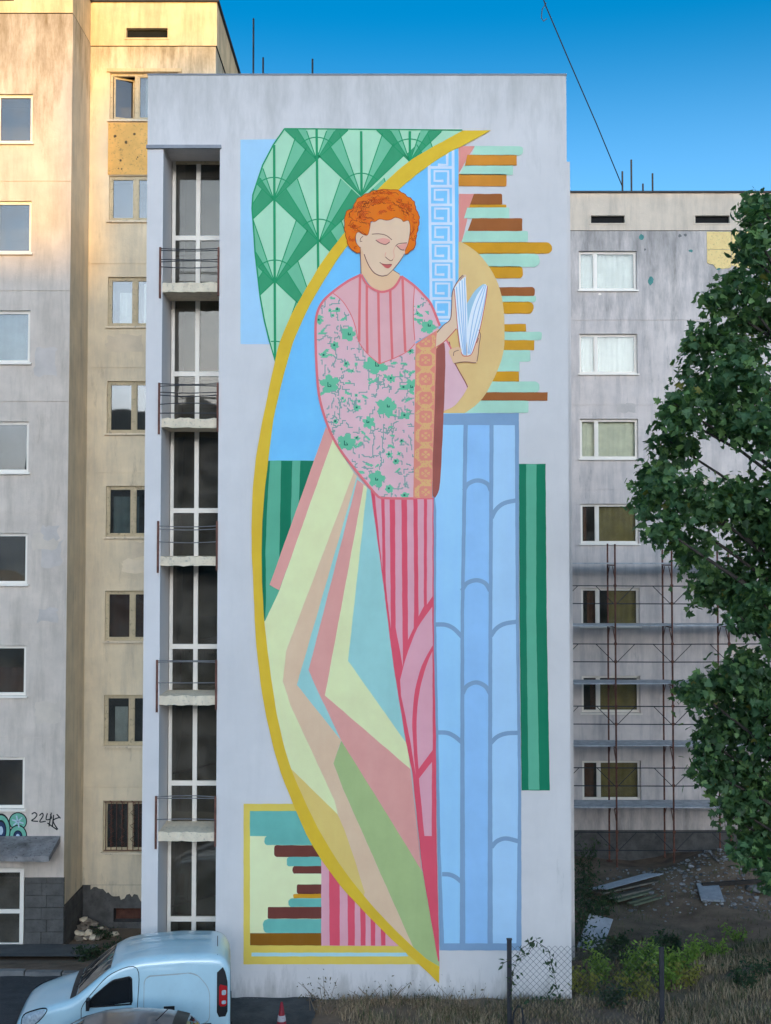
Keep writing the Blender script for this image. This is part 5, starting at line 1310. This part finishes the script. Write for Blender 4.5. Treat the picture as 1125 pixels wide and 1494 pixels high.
sheet('asphalt_patch', at(322,1450,23).x, at(458,1450,23).x, 20.4, 23.97, pmat('dark_patched_asphalt', (.055,.058,.062), .8, .3, 3, stain=.8, stain_col=(.11,.11,.112), dirt=.5, streak_col=(.02,.02,.02), bump=.8, bscale=30), .045, .3, .10)
# discarded building boards
def board(name, c, ax, L_, W_, T_, mat, label, group=None, tilt=(0,0), corr=0, cat='board'):
    u = Vector((math.cos(ax), math.sin(ax), tilt[0])).normalized(); v = Vector((0,0,1)).cross(u).normalized(); v = (v+Vector((0,0,tilt[1]))).normalized(); w_ = u.cross(v)
    c = Vector(c); n = 24 if corr else 1; V = []; F = []
    for i in range(n+1):
        f = -.5+i/n; off = corr*math.sin(i*math.pi/2) if corr else 0
        for su in (-.5,.5):
            for sw in (0,1): V.append(c+u*(su*L_)+v*(f*W_)+w_*(off+sw*T_))
    for i in range(n):
        a = 4*i; b_ = a+4; F += [(a+1,a+3,b_+3,b_+1),(a,b_,b_+2,a+2),(a,a+1,b_+1,b_),(a+2,b_+2,b_+3,a+3)]
    F += [(0,2,3,1),(4*n,4*n+1,4*n+3,4*n+2)]
    o = mo(name, V, F, mat, loc=tuple(c)); tag(o, label, cat, group)
M_corr = pmat('weathered_sheet', (.36,.37,.39), .6, .15, 3, dirt=.5, streak_col=(.16,.15,.14), bump=.3); M_wood = pmat('weathered_wood', (.16,.14,.11), .9, .3, 3, dirt=.6, bump=.6); M_woodg = pmat('greenish_wood', (.15,.16,.10), .9, .3, 3, dirt=.5, bump=.5)
p = ga(915,1302)
def topz(x, y): return gz(x, y)
board('corrugated_sheet', (p.x, p.y, topz(p.x,p.y)+.32), .62, 2.35, .75, .012, M_corr, 'pale corrugated sheet lying on top of the discarded planks', None, (.03,-.2), .018, 'sheet')
PLS = ['wide brown plank second below the corrugated sheet', 'greenish plank sticking out in front of the wide brown plank', 'longest brown plank directly under the corrugated sheet', 'narrow greenish batten in front of the plank pile', 'frontmost narrow batten of the plank pile', 'single brown plank lying behind the corrugated sheet']
for k, (dx, dy, dz, ln, wd, m) in enumerate(((.1,-.35,.10,2.1,.26,M_wood),(.25,-.5,.06,2.0,.22,M_woodg),(.0,-.15,.2,2.2,.3,M_wood),(.45,-.75,.03,1.7,.10,M_woodg),(.6,-.95,.03,1.8,.09,M_woodg),(-.4,.55,.05,1.6,.14,M_wood))):
    board('plank', (p.x+dx, p.y+dy, gz(p.x+dx,p.y+dy)+dz), .60+random.uniform(-.06,.06), ln, wd, .05, m, PLS[k], 'planks dumped under the corrugated sheet', (.02,-.08))
p = ga(1036,1306); board('concrete_slab', (p.x,p.y,gz(p.x,p.y)+.05), 1.42, 1.25, .62, .06, pmat('slab_grey', (.33,.35,.38), .9, .15, 5, dirt=.5, streak_col=(.16,.16,.16), bump=.5), 'flat grey rectangular slab lying alone on the brown soil', None, (.10,0), 0, 'slab')
p = ga(860,1382); board('white_sheet', (p.x+.15,p.y,gz(p.x,p.y)+.35), 1.1, 1.2, .62, .015, pmat('dull_white_sheet', (.42,.44,.48), .7, .15, 4, dirt=.4, streak_col=(.2,.2,.2)), 'dull white sheet tilted in the weeds beside the mural wall', None, (.5,.1), 0, 'sheet')
p = ga(1103,1302); V, F = chip((p.x,p.y,gz(p.x,p.y)+.1), .30, None, .6); o = mo('pale_stone', V, F, M_rub, loc=p); tag(o, 'single pale rounded stone near the tree at the right edge', 'stone')
p = ga(1080,1293); board('dark_beam', (p.x,p.y,gz(p.x,p.y)+.06), .12, 2.3, .12, .1, pmat('charred_wood', (.04,.033,.028), .9, .3, 4, bump=.6), 'long dark beam on the soil near the pale stone', None, (.03,0), 0, 'beam')

# ------------------------------------------------------------------ vehicles
def interp(xs, ys, x): return float(np.interp(x, xs, ys))
class Body:
    """lofted car body; lx runs nose to tail, half-width w(lx, z), roof line top(lx)"""
    def __init__(s, L_, topx, topz, wx, wv, belt, tumble, low=.26, crown=.05):
        s.L, s.tx, s.tz, s.wx, s.wv, s.belt, s.tumble, s.low, s.crown = L_, topx, topz, wx, wv, belt, tumble, low, crown
        k = np.linspace(0, L_, 241); t = np.interp(k, topx, topz)
        for _ in range(3): t = np.convolve(np.pad(t, 3, 'edge'), [.1,.2,.4,.2,.1][0:5], 'same')[3:-3]
        s.kx, s.kt = k, t
    def top(s, x): return interp(s.kx, s.kt, x)
    def w(s, x, z):
        b_ = interp(s.wx, s.wv, x); t = s.top(x); 
        if z < s.belt: k = 1-.05*((s.belt-z)/s.belt)**2
        else: k = 1-s.tumble*(z-s.belt)
        rr = .16                                     # shoulder radius
        if z > t-rr: q = min(1, (z-(t-rr))/rr); k -= (1-math.sqrt(max(0, 1-q*q)))*.22
        return b_*k
    def z_at(s, x, y):                               # roof height across the car
        t = s.top(x); b_ = s.w(x, t-.001); f = min(1, abs(y)/max(b_,.01)); return t-.0-s.crown*f**2.2
    def section(s, x, n=12, m=8):
        t = s.top(x); pts = []
        for i in range(n+1):
            q = i/n; z = s.low+(t-s.crown-s.low)*(1-(1-q)**1.5); pts.append((s.w(x, min(z, t-.002)), z))
        w1 = pts[-1][0]
        for j in range(1, m+1): y = w1*(1-j/m); pts.append((y, t-s.crown*(y/max(w1,.01))**2.2))
        return pts
    def mesh(s):
        V = []; F = []; xs = np.concatenate([np.linspace(0,.5,10)[:-1], np.linspace(.5,s.L-.4,34)[:-1], np.linspace(s.L-.4,s.L,10)])
        for x in xs:
            p = s.section(x); full = [(-y,z) for y,z in p] + [(y,z) for y,z in p[::-1][1:]]
            V += [(x,y,z) for y,z in full]; n = len(full)
        for i in range(len(xs)-1):
            for j in range(n-1): F.append((i*n+j, i*n+j+1, (i+1)*n+j+1, (i+1)*n+j))
        F.append(tuple(range(n-1,-1,-1))); F.append(tuple((len(xs)-1)*n+j for j in range(n)))
        for i in range(len(xs)-1): F.append((i*n, (i+1)*n, (i+1)*n+n-1, i*n+n-1))
        return V, F
    def side(s, poly, off=.006, side=-1, ns=10, nc=6):
        """patch on the flank from a convex polygon in (lx, z)"""
        zs = [p[1] for p in poly]; V = []; F = []
        z0, z1 = min(zs)+1e-4, max(zs)-1e-4
        for i in range(ns+1):
            z = z0+(z1-z0)*i/ns; X = []
            for k in range(len(poly)):
                a, b_ = poly[k-1], poly[k]
                if (a[1]-z)*(b_[1]-z) <= 0 and a[1] != b_[1]: X.append(a[0]+(b_[0]-a[0])*(z-a[1])/(b_[1]-a[1]))
            xl, xr = min(X), max(X)
            for j in range(nc+1): x = xl+(xr-xl)*j/nc; V.append((x, side*(s.w(x,z)+off), z))
        for i in range(ns):
            for j in range(nc): a = i*(nc+1)+j; F.append((a,a+1,a+nc+2,a+nc+1))
        return V, F
    def line(s, pts, wd=.012, off=.004, side=-1):
        V = []; F = []
        P = cr(pts, 5) if len(pts) > 2 else pts
        if len(P) == 2: P = [(P[0][0]+(P[1][0]-P[0][0])*k/10, P[0][1]+(P[1][1]-P[0][1])*k/10) for k in range(11)]
        for i, p in enumerate(P):
            a, b_ = Vector(P[max(i-1,0)]), Vector(P[min(i+1,len(P)-1)]); t = (b_-a).normalized(); n_ = Vector((-t.y,t.x))
            for q in (-.5,.5): x, z = p[0]+n_.x*wd*q, p[1]+n_.y*wd*q; V.append((x, side*(s.w(x,z)+off), z))
        for i in range(len(P)-1): F.append((2*i,2*i+2,2*i+3,2*i+1))
        return V, F
    def over(s, x0, x1, f0, f1, off=.008, n=10, m=12, taper=0):
        """patch on the top surface between lx x0..x1, across fractions f0..f1 of the width"""
        V = []; F = []
        for i in range(n+1):
            x = x0+(x1-x0)*i/n; wd = s.w(x, s.top(x)-s.crown-.02)
            e = 1-taper*(1-i/n)
            for j in range(m+1):
                y = (f0+(f1-f0)*j/m)*wd; dz = (s.top(min(x+.02,s.L))-s.top(max(x-.02,0)))/.04; nl = math.hypot(1,dz)
                V.append((x-off*dz/nl, y, s.z_at(x,y)+off/nl))
        for i in range(n):
            for j in range(m): a = i*(m+1)+j; F.append((a,a+1,a+m+2,a+m+1))
        return V, F
def roundpoly(p, r_=.06, n=4):
    out = []; m = len(p)
    for i in range(m):
        a, b_, c = Vector(p[i-1]), Vector(p[i]), Vector(p[(i+1)%m]); d1, d2 = (a-b_), (c-b_); r1 = min(r_, d1.length*.45); r2 = min(r_, d2.length*.45)
        A, C = b_+d1.normalized()*r1, b_+d2.normalized()*r2
        for k in range(n+1): t = k/n; q = A*(1-t)**2+b_*2*t*(1-t)+C*t*t; out.append((q.x,q.y))
    return out
def paint_mat(name, c, rough=.28, coat=.6):
    m = pmat(name, c, rough, .05, 2, dirt=.12, streak_col=tuple(v*.55 for v in c), bump=.02, spec=.5); m.node_tree.nodes['Principled BSDF'].inputs['Coat Weight'].default_value = coat; return m
M_vanp = paint_mat('pale_van_paint', alb(150,188,220,.70)); M_carp = paint_mat('dark_grey_car_paint', (.085,.085,.10), .3)
M_tyre = pmat('tyre_rubber', (.02,.02,.02), .9, .2, 9); M_rim = pmat('rim_grey', (.35,.36,.38), .4, .1, 6, metal=.6, bump=0)
M_black = pmat('black_trim', (.012,.012,.014), .5, .1, 6, bump=0); M_cabin = pmat('dark_car_glass', (.012,.014,.016), .04, .1, 2, bump=0, spec=.9)
M_redl = pmat('red_lamp', (.42,.012,.015), .15, .1, 6, bump=0, spec=.7); M_clear = pmat('clear_lamp', (.38,.42,.45), .08, .3, 20, bump=0, spec=.8)
def place(name, label, cat, x, y, z, yaw):
    o = bpy.data.objects.new(name, None); COL.objects.link(o); o.location = (x,y,z); o.rotation_euler = (0,0,yaw); tag(o, label, cat); return o
def lp(name, VF, mat, parent, smooth=True):
    me = bpy.data.meshes.new(name); me.from_pydata([tuple(v) for v in VF[0]], [], [tuple(f) for f in VF[1]]); me.update()
    if smooth: me.polygons.foreach_set('use_smooth', [True]*len(me.polygons))
    me.materials.append(mat); o = bpy.data.objects.new(name, me); COL.objects.link(o); o.parent = parent; return o
def mbv(m): return (m.V, m.F)
def wheel(parent, x, y, r_, wd):
    def ring(ra, rb, ya, yb, n=28):
        V = []; F = []
        for k in range(n): a = 2*math.pi*k/n; V += [(x+ra*math.cos(a),ya,r_+ra*math.sin(a)),(x+rb*math.cos(a),yb,r_+rb*math.sin(a))]
        for k in range(n): q = (k+1)%n; F.append((2*k,2*q,2*q+1,2*k+1))
        return V, F
    sg = 1 if y > 0 else -1; b_ = MB(); yo_ = y; yi_ = y-sg*wd
    for a in ((r_,r_,yo_-sg*.02,yi_),(r_*.97,r_,yo_,yo_-sg*.02),(r_*.64,r_*.97,yo_-sg*.01,yo_),(.02,r_,yi_,yi_)): b_.add(*ring(*a))
    t = lp('wheel', mbv(b_), M_tyre, parent); b_ = MB(); b_.add(*ring(.02,r_*.62,yo_-sg*.03,yo_-sg*.015))
    for k in range(5):
        a = k*1.257; c_, s_ = math.cos(a), math.sin(a); q = .05
        V = [(x+c_*r0-s_*q*sg_, yo_-sg*.004, r_+s_*r0+c_*q*sg_) for r0 in (.05,r_*.6) for sg_ in (-1,1)]; b_.add(V, [(0,1,3,2)])
    lp('rim', mbv(b_), M_rim, t)
def wells(parent, B, xs, r_):
    for x in xs:
        for sd_ in (-1,1):
            n = 20; V = [(x, sd_*(B.w(x,.5)+.004), r_)]; 
            for k in range(n+1): a = math.pi*k/n; xx, zz_ = x+(r_+.06)*math.cos(a), r_+(r_+.06)*math.sin(a); V.append((xx, sd_*(B.w(xx,max(zz_,.27))+.004), max(zz_,.2)))
            lp('wheel_arch', (V, [(0,k,k+1) for k in range(1,n+1)]), M_black, parent)
def van():
    B = Body(3.95, [0,.05,.14,.35,.75,1.0,1.12,1.70,1.95,2.3,3.0,3.6,3.80,3.90,3.95],[.62,.80,.90,.99,1.09,1.15,1.20,1.62,1.74,1.80,1.825,1.80,1.76,1.66,1.50],
             [0,.08,.25,.55,1.0,2.0,3.2,3.75,3.90,3.95],[.56,.66,.76,.83,.86,.87,.87,.855,.83,.80], .95, .145, .24, .045)
    o = place('white_van', 'pale blue-white small delivery van parked in front of the stairwell', 'van', 0,0,0,0)
    lp('body', B.mesh(), M_vanp, o)
    # glass
    ws = B.over(1.13,1.74,-.93,.93,.012); lp('windscreen', ws, M_cabin, o)
    for sd_ in (-1,1):
        w_ = roundpoly([(1.30,1.00),(1.42,1.16),(1.78,1.42),(2.12,1.47),(2.14,1.02)], .07); g = lp('side_window', B.side(w_, .007, sd_), M_cabin, o)
        lp('window_seal', B.line(w_+[w_[0]], .03, .004, sd_), M_black, g)
        d_ = [(1.22,.38),(1.22,.85),(1.24,1.02),(1.42,1.24),(1.76,1.53),(2.22,1.60),(2.24,1.0),(2.22,.38)]
        lp('door_seam', B.line(d_, .013, .003, sd_), M_black, o)
        pr = roundpoly([(2.36,.62),(2.36,1.46),(3.30,1.48),(3.56,1.20),(3.56,.62)], .14, 6)
        m_ = pmat('panel_groove', tuple(v*.55 for v in alb(178,200,222,.70)), .4, .05, 4, bump=0)
        lp('panel_groove', B.line(pr+[pr[0]], .022, .003, sd_), m_, o)
        lp('panel_inset', B.side(pr, .0045, sd_, 16, 10), M_vanp, o)
        lp('panel_stripe', B.line([(1.24,.60),(2.3,.58),(3.6,.60)], .05, .008, sd_), M_black, o)
        # rear lamp
        tl_ = lp('tail_lamp', B.side(roundpoly([(3.70,.72),(3.70,1.52),(3.83,1.56),(3.90,1.30),(3.90,.72)], .04), .012, sd_), M_black, o)
        lp('red_lens', B.side(roundpoly([(3.74,.90),(3.74,1.27),(3.89,1.25),(3.89,.90)], .03), .020, sd_), M_redl, tl_)
        lp('white_lens', B.side(roundpoly([(3.79,1.09),(3.79,1.17),(3.87,1.17),(3.87,1.09)], .02), .026, sd_), M_clear, tl_); lp('white_lens', B.side(roundpoly([(3.79,.94),(3.79,1.0),(3.87,1.0),(3.87,.94)], .02), .026, sd_), M_clear, tl_)
        hl = lp('headlight', B.side(roundpoly([(.12,.66),(.16,.86),(.42,.97),(.60,.98),(.46,.80),(.26,.66)], .05), .010, sd_, 8, 8), M_clear, o)
        lp('lamp_rim', B.line([(.12,.66),(.16,.86),(.42,.97),(.60,.98),(.46,.80),(.26,.66)], .018, .012, sd_), M_black, hl)
        hn = MB().box(2.02,2.16, sd_*(B.w(2.1,.93)+.0), sd_*(B.w(2.1,.93)+.03), .905,.945); lp('door_handle', mbv(hn), M_black, o, False)
        y_ = sd_*(B.w(1.35,1.02)+.02); mr = MB().box(1.32,1.38, min(y_,y_+sd_*.17), max(y_,y_+sd_*.17), 1.00,1.17); lp('mirror', mbv(mr), M_black, o, False)
        for xx in (.72,3.22): wheel(o, xx, sd_*.86, .30, .19)
    fc = MB().box(2.72,2.92, -(B.w(2.8,.93)+.012), -(B.w(2.8,.93)-.05), .86,.955); lp('fuel_flap', mbv(fc), M_black, o, False)
    wells(o, B, (.72,3.22), .30)
    for f in (-.55,0,.55): lp('roof_rib', B.over(1.95,3.6,f-.05,f+.05,.014,10,3), M_vanp, o)
    for f in (-.9,.87): lp('roof_gutter', B.over(1.85,3.75,f,f+.03,.006,10,2), m_, o)
    lp('roof_seam', B.over(3.70,3.715,-.95,.95,.004,1,10), M_black, o)
    lp('scuttle', B.over(1.0,1.12,-.92,.92,.012,3,10), M_black, o)
    for q in (-.5,.1):
        a = Vector((1.08, q*.8, B.z_at(1.08,q*.8)+.03)); c = Vector((1.42, q*.8+.35, B.z_at(1.42,q*.8+.35)+.03)); lp('wiper', mbv(MB().tube([a,c], .01, 4)), M_black, o)
    b_ = MB().box(-.06,.14,-.60,.60,.36,.62).box(3.93,3.99,-.80,.80,.36,.62); lp('bumper', (MB().box(-.06,.16,-.62,.62,.34,.60).V, MB().box(0,1,0,1,0,1).F), M_black, o, False); lp('bumper', mbv(MB().box(3.90,3.99,-.78,.78,.34,.60)), M_black, o, False)
    lp('rear_seam', mbv(MB().box(3.952,3.956,-.01,.01,.6,1.5)), M_black, o, False)
    for sd_ in (-1,1): lp('rear_window', mbv(MB().box(3.935,3.958,min(sd_*.10,sd_*.62),max(sd_*.10,sd_*.62),1.05,1.42)), M_cabin, o, False)
    return o
v_ = van(); VY = 21.75
v_.rotation_euler[2] = R(8); v_.scale = (.93,.96,1.0)
nose = at(30, 1472, 21.2)
v_.location = (at(29,1478,21.3).x, 21.35, gz(-5,21.5)+.03-.02)
def hatch():
    B = Body(3.9, [0,.08,.3,.7,1.0,1.15,1.75,2.1,2.6,3.1,3.45,3.7,3.85,3.9],[.55,.74,.84,.92,.97,1.01,1.34,1.44,1.47,1.43,1.34,1.05,.95,.80],[0,.1,.3,.7,1.2,2.8,3.5,3.8,3.9],[.55,.68,.78,.82,.84,.84,.80,.74,.66],.88,.32,.24,.05)
    o = place('dark_car', 'dark grey hatchback parked in the foreground, only its roof in view', 'car', 0,0,0,0)
    lp('body', B.mesh(), M_carp, o); lp('windscreen', B.over(1.18,1.78,-.93,.93,.01), M_cabin, o); lp('rear_window', B.over(3.38,3.66,-.85,.85,.01), M_cabin, o)
    sp = lp('spoiler', B.over(3.22,3.42,-.9,.9,.03), M_black, o)
    for sd_ in (-1,1):
        lp('side_window', B.side(roundpoly([(1.35,.92),(1.80,1.27),(2.25,1.32),(2.25,.92)],.05), .006, sd_), M_cabin, o); lp('side_window', B.side(roundpoly([(2.33,.92),(2.33,1.32),(2.95,1.30),(3.25,1.05),(3.2,.92)],.05), .006, sd_), M_cabin, o)
        lp('door_seam', B.line([(1.25,.35),(1.27,.9),(1.35,1.0)], .012, .003, sd_), M_black, o); lp('door_seam', B.line([(2.29,.35),(2.29,1.33)], .012, .003, sd_), M_black, o)
        lp('headlight', B.side(roundpoly([(.10,.58),(.14,.74),(.5,.82),(.4,.62)],.03), .01, sd_), M_clear, o); lp('tail_lamp', B.side(roundpoly([(3.62,.70),(3.58,.98),(3.8,.95),(3.86,.70)],.03), .01, sd_), M_redl, o)
        for xx in (.72,3.15): wheel(o, xx, sd_*.82, .30, .19)
    wells(o, B, (.72,3.15), .30)
    lp('aerial', mbv(MB().tube([(2.95,0,1.43),(3.15,0,1.62)], .008, 5)), M_black, o)
    o.rotation_euler[2] = R(3); return o
c_ = hatch(); c_.location = (at(105,1487,18.6).x-1.72, 18.75, .03)
# traffic cone
def cone():
    p = at(411,1462,22.2); g = gz(p.x,22.2)+.045; H_c = p.z-g
    t = empty('traffic_cone', (p.x,22.2,g), 'small red and white traffic cone standing on the asphalt by the wall', 'traffic cone')
    def fr(z0, z1, r0, r1, n=20):
        b_ = MB(); V = []; F = []
        for k in range(n): a = 2*math.pi*k/n; V += [(p.x+r0*math.cos(a),22.2+r0*math.sin(a),z0),(p.x+r1*math.cos(a),22.2+r1*math.sin(a),z1)]
        for k in range(n): q = (k+1)%n; F.append((2*k,2*q,2*q+1,2*k+1))
        return b_.add(V,F+[tuple(2*k+1 for k in range(n))])
    rr = lambda z: .085*(1-z/H_c)+.022
    Mr = pmat('cone_red', (.26,.02,.03), .6, .15, 8, dirt=.3, streak_col=(.15,.03,.03)); Mw = pmat('cone_white', (.45,.40,.40), .6, .1, 8, dirt=.6, streak_col=(.35,.06,.05))
    fr(g+.03,g+H_c*.34,rr(.03),rr(H_c*.34)).obj('body', Mr, t, True); fr(g+H_c*.34,g+H_c*.54,rr(H_c*.34)+.004,rr(H_c*.54)+.004).obj('white_band', Mw, t, True); fr(g+H_c*.54,g+H_c,rr(H_c*.54),rr(H_c)).obj('tip', Mr, t, True)
    MB().box(p.x-.17,p.x+.17,22.03,22.37,g,g+.03).obj('base', Mr, t)
cone()
